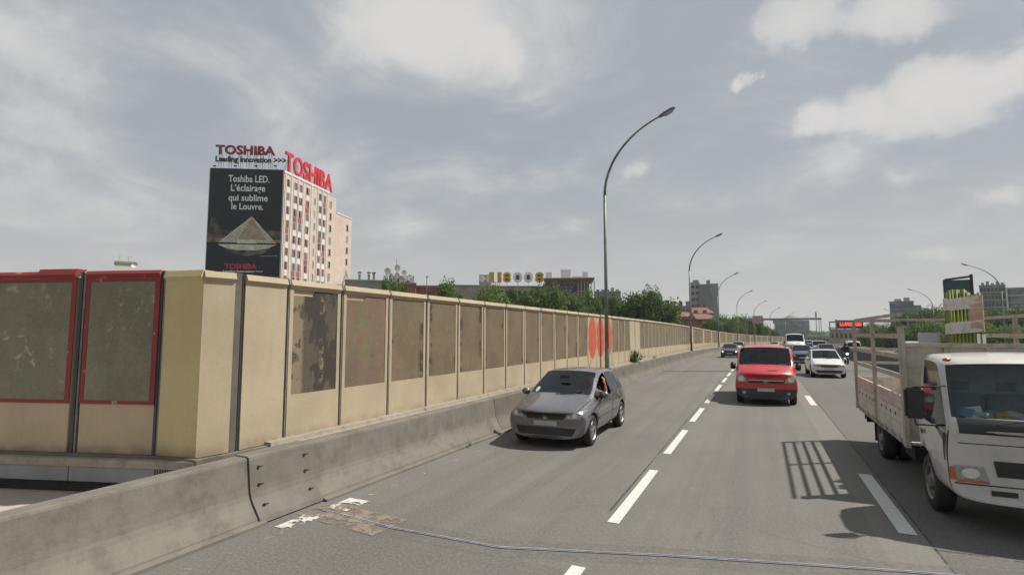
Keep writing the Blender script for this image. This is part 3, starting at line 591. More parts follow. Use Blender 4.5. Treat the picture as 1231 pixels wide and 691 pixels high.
for k, (Yl, lb) in enumerate([(55.5, 'second street lamp from the camera, its foot rusty at the wall bend'), (89, 'third street lamp in the row, left of the black car'), (122, 'fourth street lamp in the row, just left of the gantry post'),
                              (155, 'fifth street lamp in the row, above the left gantry sign'), (188, 'sixth street lamp, before the glass building'), (221, 'seventh street lamp, seen small over the gantry'), (254, 'eighth and farthest visible street lamp of the wall row')]):
    lamp(-6.3, Yl, 1, lb, .8, GL, H=12.1 + dz(Yl) * 0 )
GR = 'street lamps beyond the opposite carriageway'
for Yl, lb in [(88, 'nearest right side street lamp, behind the wrapped green stakes'), (127, 'right side street lamp left of the wrapped stakes'), (166, 'third right side street lamp, before the blue tower'), (205, 'fourth right side street lamp, over the truck cage'), (246, 'fifth right side street lamp, faint and small')]:
    lamp(27.6, Yl, -1, lb, 0, GR, H=11.8, arm=3.4)
# ---- median
md = empty('median_barrier', rd(8.8, 30), 0, 'dark concrete median barrier between the two carriageways', 'barrier'); MM = Matrix.Translation(-md.location)
for X in (8.0, 9.4):
    ys = [2] + [y for y in YS if y > 2]; sweep(MB(), [(X - .05, 0), (X + .02, .5), (X + .06, .95), (X + .26, .95), (X + .30, .5), (X + .37, 0)], ys).build('wall_section', MT['median'], md, MM)
tag(sweep(MB(), [(8.38, -.05), (9.34, -.05), (9.34, .12), (8.38, .12)], YS).build('median_strip', MT['ledge']), kind='structure')
rb = empty('safety_barrier', rd(26.6, 40), 0, 'far side concrete barrier of the opposite carriageway', 'barrier')
sweep(MB(), [(26.5, 0), (26.55, .8), (26.8, .8), (26.85, 0)], YS).build('wall_section', MT['concrete'], rb, Matrix.Translation(-rb.location))
# ------------------------------------------------------------------ vehicles
SLOTS = ['paint', 'screen', 'sidewin', 'rearwin', 'trim', 'arch', 'pillar']
def evaluated(o):
    dg = bpy.context.evaluated_depsgraph_get(); return bpy.data.meshes.new_from_object(o.evaluated_get(dg))
def shell(st, matfun, arches=(), level=2, crease=(), wr=.33, hw=.9):
    """st: stations front to rear (y, bow, 8 half-section points (x,z)); returns (mesh with slots, BVH)"""
    vs = []; fs = []; mi = []; n = len(st)
    def idx(i, j, s): return (i * 8 + j) * 2 + s
    for (y, bow, pts) in st:
        for (x, z) in pts:
            for s in (1, -1): vs.append((s * x, y + bow * (x / hw) ** 2, z))
    for i in range(n - 1):
        for j in range(7):
            fs.append((idx(i, j, 0), idx(i, j + 1, 0), idx(i + 1, j + 1, 0), idx(i + 1, j, 0))); mi.append(matfun(i, j))
            fs.append((idx(i, j, 1), idx(i + 1, j, 1), idx(i + 1, j + 1, 1), idx(i, j + 1, 1))); mi.append(matfun(i, j))
        fs.append((idx(i, 7, 0), idx(i, 7, 1), idx(i + 1, 7, 1), idx(i + 1, 7, 0))); mi.append(matfun(i, 7))
        fs.append((idx(i, 0, 0), idx(i + 1, 0, 0), idx(i + 1, 0, 1), idx(i, 0, 1))); mi.append(5)
    for i, fl in ((0, 0), (n - 1, 1)):
        for j in range(7):
            f = (idx(i, j, 0), idx(i, j, 1), idx(i, j + 1, 1), idx(i, j + 1, 0)); fs.append(f if not fl else f[::-1]); mi.append(matfun(-1 if not fl else 99, j))
    me = bpy.data.meshes.new('shell'); me.from_pydata(vs, [], fs)
    for s in SLOTS: me.materials.append(None)
    me.polygons.foreach_set('material_index', mi); me.polygons.foreach_set('use_smooth', [True] * len(fs))
    bm = bmesh.new(); bm.from_mesh(me); bmesh.ops.recalc_face_normals(bm, faces=bm.faces); cl = bm.edges.layers.float.new('crease_edge'); vl = bm.verts.layers.float.new('crease_vert')
    bm.verts.ensure_lookup_table()
    glassy = (1, 2, 3)
    for e in bm.edges:
        ms = {f.material_index for f in e.link_faces}
        if len(ms) > 1 and (ms & set(glassy)): e[cl] = .85
        if 4 in ms and len(ms) > 1: e[cl] = max(e[cl], .35)
        for (jj, v) in crease:
            a, b = [q.index // 2 % 8 for q in e.verts]
            if a == b == jj: e[cl] = max(e[cl], v)
    for v in bm.verts:
        for k in glassy:
            q = [f for f in v.link_faces if f.material_index == k]
            if len(q) == 1: v[vl] = .8
    bm.to_mesh(me); bm.free()
    o = bpy.data.objects.new('shell', me); C.objects.link(o)
    sm = o.modifiers.new('s', 'SUBSURF'); sm.levels = level; sm.render_levels = level
    cutters = []
    for (y, z) in arches:
        c = MB(); c.lathe([(.45, 0), (.45, wr), (1.4, wr), (1.4, 0)], 28, 'x', (0, y, z)); c.lathe([(-1.4, 0), (-1.4, wr), (-.45, wr), (-.45, 0)], 28, 'x', (0, y, z))
        cm = c.mesh('cut'); 
        for s in SLOTS: cm.materials.append(None)
        cm.polygons.foreach_set('material_index', [5] * len(cm.polygons))
        bm = bmesh.new(); bm.from_mesh(cm); bmesh.ops.remove_doubles(bm, verts=bm.verts, dist=1e-5); bmesh.ops.recalc_face_normals(bm, faces=bm.faces); bm.to_mesh(cm); bm.free()
        co = bpy.data.objects.new('cut', cm); C.objects.link(co); cutters.append(co)
        b = o.modifiers.new('b', 'BOOLEAN'); b.operation = 'DIFFERENCE'; b.object = co; b.solver = 'EXACT'
    bpy.context.view_layer.update()
    res = evaluated(o)
    for c in cutters + [o]: 
        m_ = c.data; bpy.data.objects.remove(c); bpy.data.meshes.remove(m_)
    bm = bmesh.new(); bm.from_mesh(res); bv = BVHTree.FromBMesh(bm); bm.free()
    return res, bv
def split_shell(me, root, mats, names, body='body'):
    """one object per painted body, and one per pane"""
    bm0 = bmesh.new(); bm0.from_mesh(me); made = {}
    groups = {}
    for f in bm0.faces:
        k = f.material_index; k = 0 if k in (0, 5, 6) else k; groups.setdefault(k, []).append(f.index)
    bm0.faces.ensure_lookup_table()
    def sub(idxs, keep, name, mat, slots=None):
        vmap = {}; vs = []; fs = []; ms = []
        for i in idxs:
            f = bm0.faces[i]; t = []
            for v in f.verts:
                if v.index not in vmap: vmap[v.index] = len(vs); vs.append(v.co[:])
                t.append(vmap[v.index])
            fs.append(t); ms.append(f.material_index)
        m = bpy.data.meshes.new(name); m.from_pydata(vs, [], fs); m.polygons.foreach_set('use_smooth', [True] * len(fs))
        if slots:
            for s in slots: m.materials.append(s)
            m.polygons.foreach_set('material_index', [{0: 0, 5: 1, 6: 2}.get(k, 0) for k in ms])
        else: m.materials.append(mat)
        o = bpy.data.objects.new(name, m); C.objects.link(o); o.parent = keep; return o
    bo = sub(groups[0], root, body, None, [mats['paint'], MT['darkint'], MT['blackp']])
    for k, idxs in groups.items():
        if k == 0: continue
        # islands
        S_ = set(idxs); 
        while S_:
            st = [S_.pop()]; isl = [st[0]]
            while st:
                f = bm0.faces[st.pop()]
                for e in f.edges:
                    for g_ in e.link_faces:
                        if g_.index in S_: S_.remove(g_.index); st.append(g_.index); isl.append(g_.index)
            sub(isl, root, names[k], mats[SLOTS[k]])
    bm0.free(); return bo
def proj_patch(bv, pts2, name, mat, parent, face='front', off=.006, n=(8, 4), smooth=True):
    """pts2: 4 corners (bilinear grid) or a dict(ellipse) in the plane seen from front (x,z) / side (y,z); laid on the body"""
    rows = []
    if isinstance(pts2, dict):
        cx_, cz_, rx, rz_ = pts2['e']; nr = 4; nk = 20
        pp = [[(cx_ + rx * r / nr * math.cos(2 * math.pi * k / nk), cz_ + rz_ * r / nr * math.sin(2 * math.pi * k / nk)) for k in range(nk)] for r in range(1, nr + 1)]
        flat = [(cx_, cz_)] + [q for r in pp for q in r]
        fs = [(0, 1 + k, 1 + (k + 1) % nk) for k in range(nk)] + [(1 + r * nk + k, 1 + (r + 1) * nk + k, 1 + (r + 1) * nk + (k + 1) % nk, 1 + r * nk + (k + 1) % nk) for r in range(nr - 1) for k in range(nk)]
    else:
        a, b, c, d = [Vector(p) for p in pts2]; nx, nz = n; flat = []
        for j in range(nz + 1):
            for i in range(nx + 1):
                u, v = i / nx, j / nz; q = a.lerp(b, u).lerp(d.lerp(c, u), v); flat.append((q.x, q.y))
        fs = [(j * (nx + 1) + i, j * (nx + 1) + i + 1, (j + 1) * (nx + 1) + i + 1, (j + 1) * (nx + 1) + i) for j in range(nz) for i in range(nx)]
    vs = []
    for (p, q) in flat:
        if face == 'front': o_, d_ = Vector((p, -9, q)), Vector((0, 1, 0))
        elif face == 'rear': o_, d_ = Vector((p, 9, q)), Vector((0, -1, 0))
        elif face == 'left': o_, d_ = Vector((9, p, q)), Vector((-1, 0, 0))
        elif face == 'right': o_, d_ = Vector((-9, p, q)), Vector((1, 0, 0))
        else: o_, d_ = Vector((p, q, 9)), Vector((0, 0, -1))
        h = bv.ray_cast(o_, d_)
        if h[0] is None: vs.append(None); continue
        nn = h[1] if h[1].dot(d_) < 0 else -h[1]
        vs.append(tuple(h[0] + nn * off))
    fs = [f for f in fs if all(vs[i] is not None for i in f)]
    keep = sorted({i for f in fs for i in f}); mp = {k: i for i, k in enumerate(keep)}
    if not fs: return None
    m = bpy.data.meshes.new(name); m.from_pydata([vs[i] for i in keep], [], [[mp[i] for i in f] for f in fs])
    return link(name, m, mat, parent, smooth=smooth)
wheel_cache = {}
def wheel(parent, x, y, r, w, kind='alloy', steer=0, name='wheel'):
    s = 1 if x > 0 else -1; key = (round(r, 3), round(w, 3), kind, s)
    e = bpy.data.objects.new(name, None); C.objects.link(e); e.parent = parent; e.location = (x, y, r); e.rotation_euler = (0, 0, steer)
    if key not in wheel_cache:
        t = MB().lathe([(-w / 2, r * .66), (-w / 2, r * .9), (-w * .38, r), (w * .38, r), (w / 2, r * .9), (w / 2, r * .66), (w * .40, r * .63), (-w * .4, r * .63)][::-1], 28, 'x').mesh('tyre'); t.materials.append(MT['rubber'])
        t.polygons.foreach_set('use_smooth', [True] * len(t.polygons))
        m = MB(); o_ = s * w / 2; R_ = r * .655
        m.lathe([(o_ - s * .10, R_), (o_ - s * .01, R_), (o_ - s * .0, R_ * .96), (o_ - s * .02, R_ * .88), (o_ - s * .06, R_ * .86)], 24, 'x')
        if kind == 'alloy':
            for k in range(5):
                for dd in (-.14, .14):
                    a = 2 * math.pi * k / 5 + dd; m.box((o_ - s * .03, math.sin(a) * R_ * .5, math.cos(a) * R_ * .5), (.03, R_ * .13, R_ * .86), rx=-a)
            m.lathe([(o_ - s * .01, 0), (o_ - s * .01, R_ * .22), (o_ - s * .05, R_ * .26)], 16, 'x')
        else:
            m.lathe([(o_ - s * .05, R_ * .87), (o_ - s * .045, R_ * .5), (o_ - s * .01, R_ * .42), (o_ + s * .01, R_ * .3), (o_ + s * .01, 0)], 20, 'x')
            for k in range(6):
                a = 2 * math.pi * k / 6; m.lathe([(0, .014), (s * .02, .014), (s * .02, 0)], 6, 'x', (o_ - s * .01, math.sin(a) * R_ * .36, math.cos(a) * R_ * .36))
        rm = m.mesh('rim'); rm.materials.append(MT['alloy'] if kind == 'alloy' else MT['steelcap']); rm.polygons.foreach_set('use_smooth', [False] * len(rm.polygons))
        bk = MB().lathe([(o_ - s * .085, 0), (o_ - s * .085, R_ * .86)], 20, 'x').mesh('brake'); bk.materials.append(MT['darkint'])
        wheel_cache[key] = (t, rm, bk)
    for nm, me in zip(('tyre', 'rim', 'brake_disc'), wheel_cache[key]):
        o = bpy.data.objects.new(nm, me); C.objects.link(o); o.parent = e
    return e
def mirror_obj(root, x, y, z, mat, s, size=(.10, .13, .17)):
    m = MB(); sx, sy, sz = size
    m.box((x + s * sx * .55, y, z), (sx * 1.9, sy * .9, sz * .9), rz=-s * .12); o = m.build('wing_mirror', mat, root, bevel=min(sx, sz) * .34)
    o.data.polygons.foreach_set('use_smooth', [True] * len(o.data.polygons))
    MB().tube([(x - s * .10, y + .02, z - .05), (x + s * .02, y, z - .03)], .02, 6).build('mirror_arm', MT['blackp'], o)
    MB().ball((x + s * sx * .55, y + sy * .43, z), (sx * .75, .02, sz * .35), 10, 6).build('mirror_glass', MT['chrome'], o, smooth=True)
def seat(root, x, y, z=.42, mt='seat'):
    m = MB(); m.box((x, y - .05, z), (.48, .5, .16)); m.box((x, y + .26, z + .36), (.46, .14, .66), rx=-.2); m.box((x, y + .37, z + .78), (.26, .09, .18), rx=-.15)
    m.build('seat', MT[mt], root, bevel=.03)
def skinned(name, verts, edges, radii, mat, parent, root_i=0, sub=1):
    me = bpy.data.meshes.new(name); me.from_pydata(verts, edges, []); o = bpy.data.objects.new(name, me); C.objects.link(o)
    sk = o.modifiers.new('k', 'SKIN'); sk.use_smooth_shade = True
    for i, r in enumerate(radii):
        me.skin_vertices[0].data[i].radius = (r, r) if isinstance(r, (int, float)) else r
        me.skin_vertices[0].data[i].use_root = (i == root_i)
    o.modifiers.new('s', 'SUBSURF').levels = sub; o.modifiers['s'].render_levels = sub
    bpy.context.view_layer.update(); m2 = evaluated(o); bpy.data.objects.remove(o); bpy.data.meshes.remove(me)
    m2.materials.clear(); m2.materials.append(mat); r_ = link(name, m2, None, parent, smooth=True); return r_
def hand(parent, c, d, up, s=1.0, mat=None):
    d = Vector(d).normalized(); up = Vector(up).normalized(); side = d.cross(up).normalized(); c = Vector(c); V = []; E = []; Rr = []
    V += [c - d * .03 * s, c + d * .045 * s, c + d * .085 * s]; Rr += [.024 * s, (.036 * s, .016 * s), (.036 * s, .014 * s)]; E += [(0, 1), (1, 2)]
    for k, (o_, L_) in enumerate(((-.030, .065), (-.010, .078), (.010, .072), (.030, .058))):
        b = len(V); p = c + d * .092 * s + side * o_ * s; q = p + d * L_ * .5 * s - up * .010; t = q + d * L_ * .35 * s - up * .028
        V += [p, q, t]; Rr += [.0105 * s, .0095 * s, .008 * s]; E += [(2, b), (b, b + 1), (b + 1, b + 2)]
    b = len(V); p = c + d * .04 * s - side * .038 * s; q = p + d * .03 * s - side * .025 * s; t = q + d * .028 * s - up * .01; V += [p, q, t]; Rr += [.013 * s, .011 * s, .009 * s]; E += [(1, b), (b, b + 1), (b + 1, b + 2)]
    return V, E, Rr
def head_mesh(c, s=1.0):
    m = MB(); m.ball((0, 0, 0), (.078, .098, .118), 18, 14)
    vs = []
    for v in m.v:
        x, y, z = v
        if z < -.03: k = 1 + (z + .03) * 3.6; x *= max(.35, k); 
        if y < 0 and abs(x) < .016 and -.035 < z < .02: y -= .022 * (1 - abs(x) / .016)
        if y < 0 and .012 < abs(x) < .05 and .0 < z < .03: y += .010
        vs.append((c[0] + x * s, c[1] + y * s, c[2] + z * s))
    m.v = vs
    m.ball((c[0] - .079 * s, c[1] + .01, c[2] - .005), (.012, .022, .032), 8, 6); m.ball((c[0] + .079 * s, c[1] + .01, c[2] - .005), (.012, .022, .032), 8, 6)
    return m
def driver(loc_parent, loc, label, shirt, armout=False, group=None, visible_arm=True):
    """seated person, pelvis at loc, facing -y; body is one skinned surface"""
    e = empty('person', loc, loc_parent.rotation_euler.z, label, 'person', group)
    V = [(0, 0, 0), (0, .05, .2), (0, .07, .40), (0, .03, .52), (0, .01, .60)]; Rr = [(.16, .12), (.15, .11), (.19, .10), (.07, .06), (.052, .052)]; E = [(0, 1), (1, 2), (2, 3), (3, 4)]
    for s in (1, -1):
        b = len(V); V += [(s * .10, -.12, -.02), (s * .13, -.48, .06), (s * .12, -.72, -.30)]; Rr += [.085, .062, .045]; E += [(0, b), (b, b + 1), (b + 1, b + 2)]
        b = len(V)
        if armout and s == 1: V += [(s * .19, .05, .43), (s * .44, -.30, .42), (s * .43, -.36, .66)]
        else: V += [(s * .19, .05, .43), (s * .23, -.17, .24), (s * .14, -.42, .36)]
        Rr += [.058, .045, .032]; E += [(2, b), (b, b + 1), (b + 1, b + 2)]
    skinned('body', V, E, Rr, shirt, e)
    for s in (1, -1):
        if armout and s == 1: c, d, up = (.43, -.36, .66), (-.15, -.1, .9), (1, 0, 0)
        else: c, d, up = (s * .14, -.42, .36), (-s * .3, -.8, .3), (0, .2, 1)
        v, ed, rr = hand(e, c, d, up, 1.15 if armout and s == 1 else 1.0); skinned('hand', v, ed, rr, MT['skin'], e)
    h = head_mesh((0, -.02, .74)).build('head', MT['skin'], e, smooth=True)
    hm = MB(); hm.ball((0, .005, .765), (.088, .108, .108), 14, 10); hm.v = [v if v[1] > -.06 or v[2] > .80 else (v[0] * .8, v[1] * .55, v[2]) for v in hm.v]; hm.build('hair', MT['hair'], e, smooth=True)
    for s in (1, -1): MB().ball((s * .03, -.108, .752), (.011, .006, .007), 8, 6).build('eye', MT['darkint'], e)
    MB().ball((0, -.112, .695), (.024, .006, .006), 8, 6).build('mouth', MT['redl'], e)
    return e

HATCH = [(-2.12, .24, [(.3, .22), (.68, .22), (.82, .32), (.86, .48), (.84, .60), (.74, .675), (.5, .70), (.2, .715)]),
 (-2.03, .22, [(.3, .19), (.70, .19), (.85, .30), (.88, .50), (.86, .66), (.76, .745), (.52, .775), (.22, .79)]),
 (-1.55, .10, [(.3, .18), (.72, .18), (.865, .30), (.88, .55), (.86, .75), (.74, .855), (.54, .885), (.22, .90)]),
 (-1.08, .16, [(.3, .18), (.74, .18), (.87, .30), (.885, .58), (.87, .86), (.79, .955), (.725, .985), (.28, 1.01)]),
 (-.16, .10, [(.3, .18), (.74, .18), (.87, .30), (.885, .60), (.875, .91), (.675, 1.385), (.615, 1.425), (.24, 1.46)]),
 (.26, .02, [(.3, .18), (.74, .18), (.87, .30), (.885, .60), (.875, .925), (.655, 1.41), (.56, 1.455), (.22, 1.485)]),
 (.36, .02, [(.3, .18), (.74, .18), (.87, .30), (.885, .60), (.875, .93), (.655, 1.41), (.56, 1.455), (.22, 1.485)]),
 (1.02, 0, [(.3, .18), (.74, .18), (.87, .30), (.885, .60), (.87, .95), (.65, 1.40), (.55, 1.445), (.22, 1.47)]),
 (1.14, 0, [(.3, .18), (.74, .18), (.87, .30), (.885, .60), (.87, .95), (.648, 1.395), (.55, 1.44), (.22, 1.465)]),
 (1.52, -.06, [(.3, .19), (.74, .19), (.865, .30), (.88, .60), (.865, .97), (.63, 1.345), (.54, 1.40), (.22, 1.43)]),
 (1.93, -.12, [(.3, .22), (.72, .22), (.85, .32), (.87, .60), (.85, .93), (.70, 1.00), (.58, 1.02), (.22, 1.03)]),
 (2.08, -.18, [(.3, .27), (.66, .27), (.80, .36), (.84, .55), (.80, .80), (.66, .87), (.5, .88), (.2, .885)])]
def hatch_mat(i, j):
    if i == 3 and j in (6, 7): return 1
    if j == 4 and i in (3, 4, 6, 8): return 2
    if j == 4 and i in (5, 7): return 6
    if i == 9 and j in (5, 6, 7): return 3
    return 0
SEDAN = [s for s in HATCH[:9]] + [(1.25, -.06, [(.3, .19), (.74, .19), (.865, .30), (.88, .60), (.865, .97), (.64, 1.36), (.54, 1.40), (.22, 1.42)]),
 (1.75, -.08, [(.3, .20), (.72, .20), (.86, .32), (.875, .60), (.86, .93), (.76, 1.0), (.62, 1.02), (.22, 1.03)]),
 (2.25, -.14, [(.3, .24), (.66, .24), (.82, .34), (.86, .55), (.83, .85), (.72, .95), (.5, .97), (.2, .98)])]
VAN = [(-2.40, .26, [(.3, .22), (.74, .22), (.90, .34), (.94, .52), (.93, .76), (.84, .93), (.60, .98), (.22, 1.0)]),
 (-2.30, .24, [(.3, .19), (.76, .19), (.92, .31), (.96, .55), (.945, .86), (.86, 1.03), (.64, 1.08), (.24, 1.10)]),
 (-1.86, .16, [(.3, .18), (.76, .18), (.93, .30), (.955, .60), (.94, 1.00), (.85, 1.19), (.68, 1.25), (.25, 1.27)]),
 (-1.66, .16, [(.3, .18), (.76, .18), (.93, .30), (.955, .60), (.95, 1.08), (.91, 1.235), (.85, 1.28), (.3, 1.31)]),
 (-.92, .10, [(.3, .18), (.78, .18), (.93, .30), (.955, .62), (.95, 1.12), (.86, 1.80), (.795, 1.87), (.28, 1.91)]),
 (-.30, 0, [(.3, .18), (.78, .18), (.93, .30), (.955, .62), (.945, 1.12), (.87, 1.84), (.79, 1.92), (.25, 1.965)]),
 (-.18, 0, [(.3, .18), (.78, .18), (.93, .30), (.955, .62), (.945, 1.12), (.87, 1.84), (.79, 1.92), (.25, 1.965)]),
 (.80, 0, [(.3, .18), (.78, .18), (.93, .30), (.955, .62), (.945, 1.12), (.87, 1.84), (.79, 1.93), (.25, 1.97)]),
 (1.9, 0, [(.3, .18), (.78, .18), (.93, .30), (.955, .62), (.94, 1.12), (.87, 1.83), (.79, 1.91), (.25, 1.95)]),
 (2.28, -.03, [(.3, .22), (.78, .22), (.92, .32), (.945, .62), (.93, 1.12), (.82, 1.78), (.70, 1.87), (.25, 1.91)]),
 (2.36, -.05, [(.3, .28), (.72, .28), (.86, .36), (.90, .62), (.89, 1.12), (.78, 1.72), (.66, 1.80), (.25, 1.84)])]
def van_mat(i, j):
    if i == 3 and j in (6, 7): return 1
    if j == 4 and i in (3, 4, 6): return 2
    if j == 4 and i == 5: return 6
    if i == 99 and j == 4: return 3
    if j in (0, 1, 2) and i in (-1, 0, 1): return 4
    return 0
CAB = [(-1.00, .10, [(.3, .42), (.80, .42), (.93, .50), (.955, .66), (.95, .92), (.93, 1.15), (.90, 1.20), (.3, 1.22)]),
 (-.97, .09, [(.3, .40), (.85, .40), (.955, .50), (.975, .68), (.975, .95), (.955, 1.22), (.90, 1.29), (.3, 1.31)]),
 (-.90, .08, [(.3, .40), (.86, .40), (.97, .50), (.985, .70), (.985, 1.02), (.965, 1.30), (.925, 1.36), (.3, 1.38)]),
 (-.56, .07, [(.3, .40), (.86, .40), (.97, .50), (.985, .70), (.985, 1.18), (.925, 1.96), (.875, 2.01), (.3, 2.04)]),
 (-.40, .04, [(.3, .40), (.86, .40), (.97, .50), (.985, .70), (.985, 1.20), (.915, 2.04), (.83, 2.10), (.3, 2.135)]),
 (.20, 0, [(.3, .40), (.86, .40), (.97, .50), (.985, .70), (.985, 1.22), (.915, 2.05), (.83, 2.11), (.3, 2.145)]),
 (.34, 0, [(.3, .40), (.86, .40), (.97, .50), (.985, .70), (.985, 1.22), (.915, 2.05), (.83, 2.11), (.3, 2.145)]),
 (.62, 0, [(.3, .42), (.84, .42), (.955, .52), (.97, .70), (.97, 1.22), (.885, 2.01), (.76, 2.07), (.3, 2.10)])]
def cab_mat(i, j):
    if i == 2 and j in (6, 7): return 1
    if j == 4 and i in (2, 3, 4): return 2
    return 0
NM = {1: 'windscreen', 2: 'side_window', 3: 'rear_window', 4: 'bumper'}
def scaled(st, sx, sy, sz, dyz=None): return [(y * sy, b * sy, [(x * sx, z * sz) for (x, z) in p]) for (y, b, p) in st]
def car(kind, loc, rz, paintm, label, cat, group=None, scale=(1, 1, 1), detail=2, name='parked_car', lamps_on=False, glassm=None, wheels='alloy', away=False, seats=True):
    st0, mf, fa, ra, r, tw = {'hatch': (HATCH, hatch_mat, -1.29, 1.29, .315, .205), 'sedan': (SEDAN, hatch_mat, -1.29, 1.36, .315, .205), 'van': (VAN, van_mat, -1.55, 1.55, .335, .21)}[kind]
    sx, sy, sz = scale; st = scaled(st0, *scale); e = empty(name, loc, rz + (math.pi if away else 0), label, cat, group)
    me, bv = shell(st, mf, [(fa * sy, r + .01), (ra * sy, r + .01)], 2 if detail > 1 else 1, ((3, .25),), r + .055, .9 * sx)
    gm = glassm or MT['glassd']
    body = split_shell(me, e, {'paint': paintm, 'screen': gm, 'sidewin': gm, 'rearwin': gm, 'trim': MT['bumper']}, NM)
    for y in (fa * sy, ra * sy):
        for s in (1, -1): wheel(e, s * (.885 * sx - tw / 2 - .01 if kind != 'van' else .955 * sx - tw / 2 - .03), y, r, tw, wheels)
    def fp(pts, nm, mt, par=e, **k):
        return proj_patch(bv, [(x * sx, z * sz) for x, z in pts] if isinstance(pts, list) else {'e': (pts['e'][0] * sx, pts['e'][1] * sz, pts['e'][2] * sx, pts['e'][3] * sz)}, nm, MT[mt], par, **k)
    # interior
    m = MB(); m.b2(-.80 * sx, .80 * sx, -1.0 * sy, 1.5 * sy, .30, .42); m.box((0, -1.0 * sy, .78 * sz if kind != 'van' else 1.05 * sz), (1.45 * sx, .42, .22)); m.build('cabin_floor', MT['darkint'], e, bevel=.03)
    if detail > 1 and seats:
        zs = .42 if kind != 'van' else .72; ys = (-.10, .95) if kind != 'van' else (-.75,)
        for y in ys:
            for x in (-.37, .37): seat(e, x * sx, y * sy + .1, zs)
        sw = MB(); q = []
        for k in range(17): a = 2 * math.pi * k / 16; q.append((.37 * sx + .185 * math.cos(a), (-.62 if kind != 'van' else -1.15) + .185 * math.sin(a) * .45, (.90 if kind != 'van' else 1.2) * sz + .185 * math.sin(a) * .9))
        sw.tube(q, .016, 6, False).build('steering_wheel', MT['blackp'], e)
        MB().box((0, -.62 * sy if kind != 'van' else -1.1, 1.33 * sz if kind != 'van' else 1.75), (.24, .03, .07)).build('rear_view_mirror', MT['blackp'], e, bevel=.01)
    lm = 'headlamp' if lamps_on else 'reflect'
    if kind in ('hatch', 'sedan'):
        for s in (1, -1):
            h = fp([(s * .44, .585), (s * .76, .60), (s * .83, .755), (s * .52, .70)], 'headlight', 'reflect')
            if h:
                fp({'e': (s * .655, .665, .055, .05)}, 'lens', 'headlamp' if lamps_on else 'clear', h, off=.016); fp({'e': (s * .53, .66, .04, .036)}, 'lens', 'clear', h, off=.014)
            if detail > 1: mirror_obj(e, s * .90 * sx, -.70 * sy, .985 * sz, paintm, s, (.10, .15, .16))
        if detail > 1:
            for s in (1, -1): proj_patch(bv, [(s * .70 * sx, -1.98 * sy), (s * .715 * sx, -1.98 * sy), (s * .775 * sx, -1.15 * sy), (s * .76 * sx, -1.15 * sy)], 'bonnet_seam', MT['darkint'], e, 'top', .003, (1, 12))
            fp([(-.70, .70), (.70, .70), (.70, .712), (-.70, .712)], 'bonnet_seam', 'darkint', off=.003, n=(20, 1))
        g_ = fp([(-.40, .575), (.40, .575), (.46, .675), (-.46, .675)], 'grille', 'blackp', off=.008)
        if detail > 1:
            for z in (.615, .635, .653): fp([(-.39, z), (.39, z), (.39, z + .007), (-.39, z + .007)], 'grille_bar', 'chrome' if z > .65 else 'steelcap', g_, off=.015, n=(10, 1))
        fp([(-.60, .26), (.60, .26), (.68, .41), (-.68, .41)], 'lower_intake', 'blackp', off=.007, n=(14, 3))
        fp([(-.26, .44), (.26, .44), (.26, .54), (-.26, .54)], 'number_plate', 'plate', off=.016)
        if detail > 1:
            for sd_ in ('left', 'right'):
                for y0 in (-1.02, .31, 1.08):
                    yy = y0 * sy; proj_patch(bv, [(yy, .27), (yy + .013, .27), (yy + .013, .92 * sz), (yy, .92 * sz)], 'door_seam', MT['darkint'], e, sd_, .003, (1, 10))
                proj_patch(bv, [(-1.0 * sy, .50), (1.1 * sy, .50), (1.1 * sy, .54), (-1.0 * sy, .54)], 'side_strip', MT['bumper'] if kind == 'sedan' else paintm, e, sd_, .014, (16, 1))
                for y0 in (.10, .88): proj_patch(bv, [(y0 * sy, .80 * sz), (y0 * sy + .17, .80 * sz), (y0 * sy + .17, .835 * sz), (y0 * sy, .835 * sz)], 'door_handle', paintm, e, sd_, .028, (6, 2))
            for s in (1, -1): MB().tube([(s * .05 * sx, -1.12 * sy, 1.005 * sz), (s * .05 + (.30), -1.05 * sy, 1.02 * sz), (s * .05 + .62 - .2, -.93 * sy, 1.07 * sz)], .008, 5).build('wiper', MT['blackp'], e)
            MB().tube([(0, 1.35 * sy, 1.44 * sz), (0, 1.52 * sy, 1.62 * sz)], [.008, .003], 5).build('aerial', MT['blackp'], e)
            for s in (1, -1): fp([(s * .15, -1.2), (s * .55, -1.2), (s * .5, -1.0), (s * .12, -1.0)], 'cowl_vent', 'blackp', face='top', off=.002) if False else None
        for s in (1, -1): fp([(s * .52, .78), (s * .80, .78), (s * .78, .92), (s * .56, .93)], 'tail_light', 'redl', face='rear', off=.01)
        fp([(-.26, .66), (.26, .66), (.26, .76), (-.26, .76)], 'rear_plate', 'plate', face='rear', off=.012)
    else:
        for s in (1, -1):
            h = fp([(s * .52, .755), (s * .86, .745), (s * .91, .96), (s * .72, 1.02)], 'headlight', 'reflect', off=.008, n=(8, 8))
            if h: fp({'e': (s * .755, .86, .095, .095)}, 'lens', 'headlamp' if lamps_on else 'clear', h, off=.02)
            fp({'e': (s * .68, .40, .055, .045)}, 'fog_lamp', 'reflect', off=.012)
            mirror_obj(e, s * .985 * sx, -1.30 * sy, 1.24 * sz, MT['blackp'], s, (.09, .16, .28))
        fp([(-.52, .72), (.52, .72), (.60, .83), (-.60, .83)], 'grille', 'blackp', off=.009, n=(14, 3)); fp([(-.54, .80), (.54, .80), (.55, .835), (-.55, .835)], 'grille_bar', 'chrome', off=.018, n=(14, 1))
        fp([(-.26, .44), (.26, .44), (.26, .55), (-.26, .55)], 'number_plate', 'plate', off=.016); fp([(-.5, .26), (.5, .26), (.52, .36), (-.52, .36)], 'lower_intake', 'blackp', off=.008, n=(10, 2))
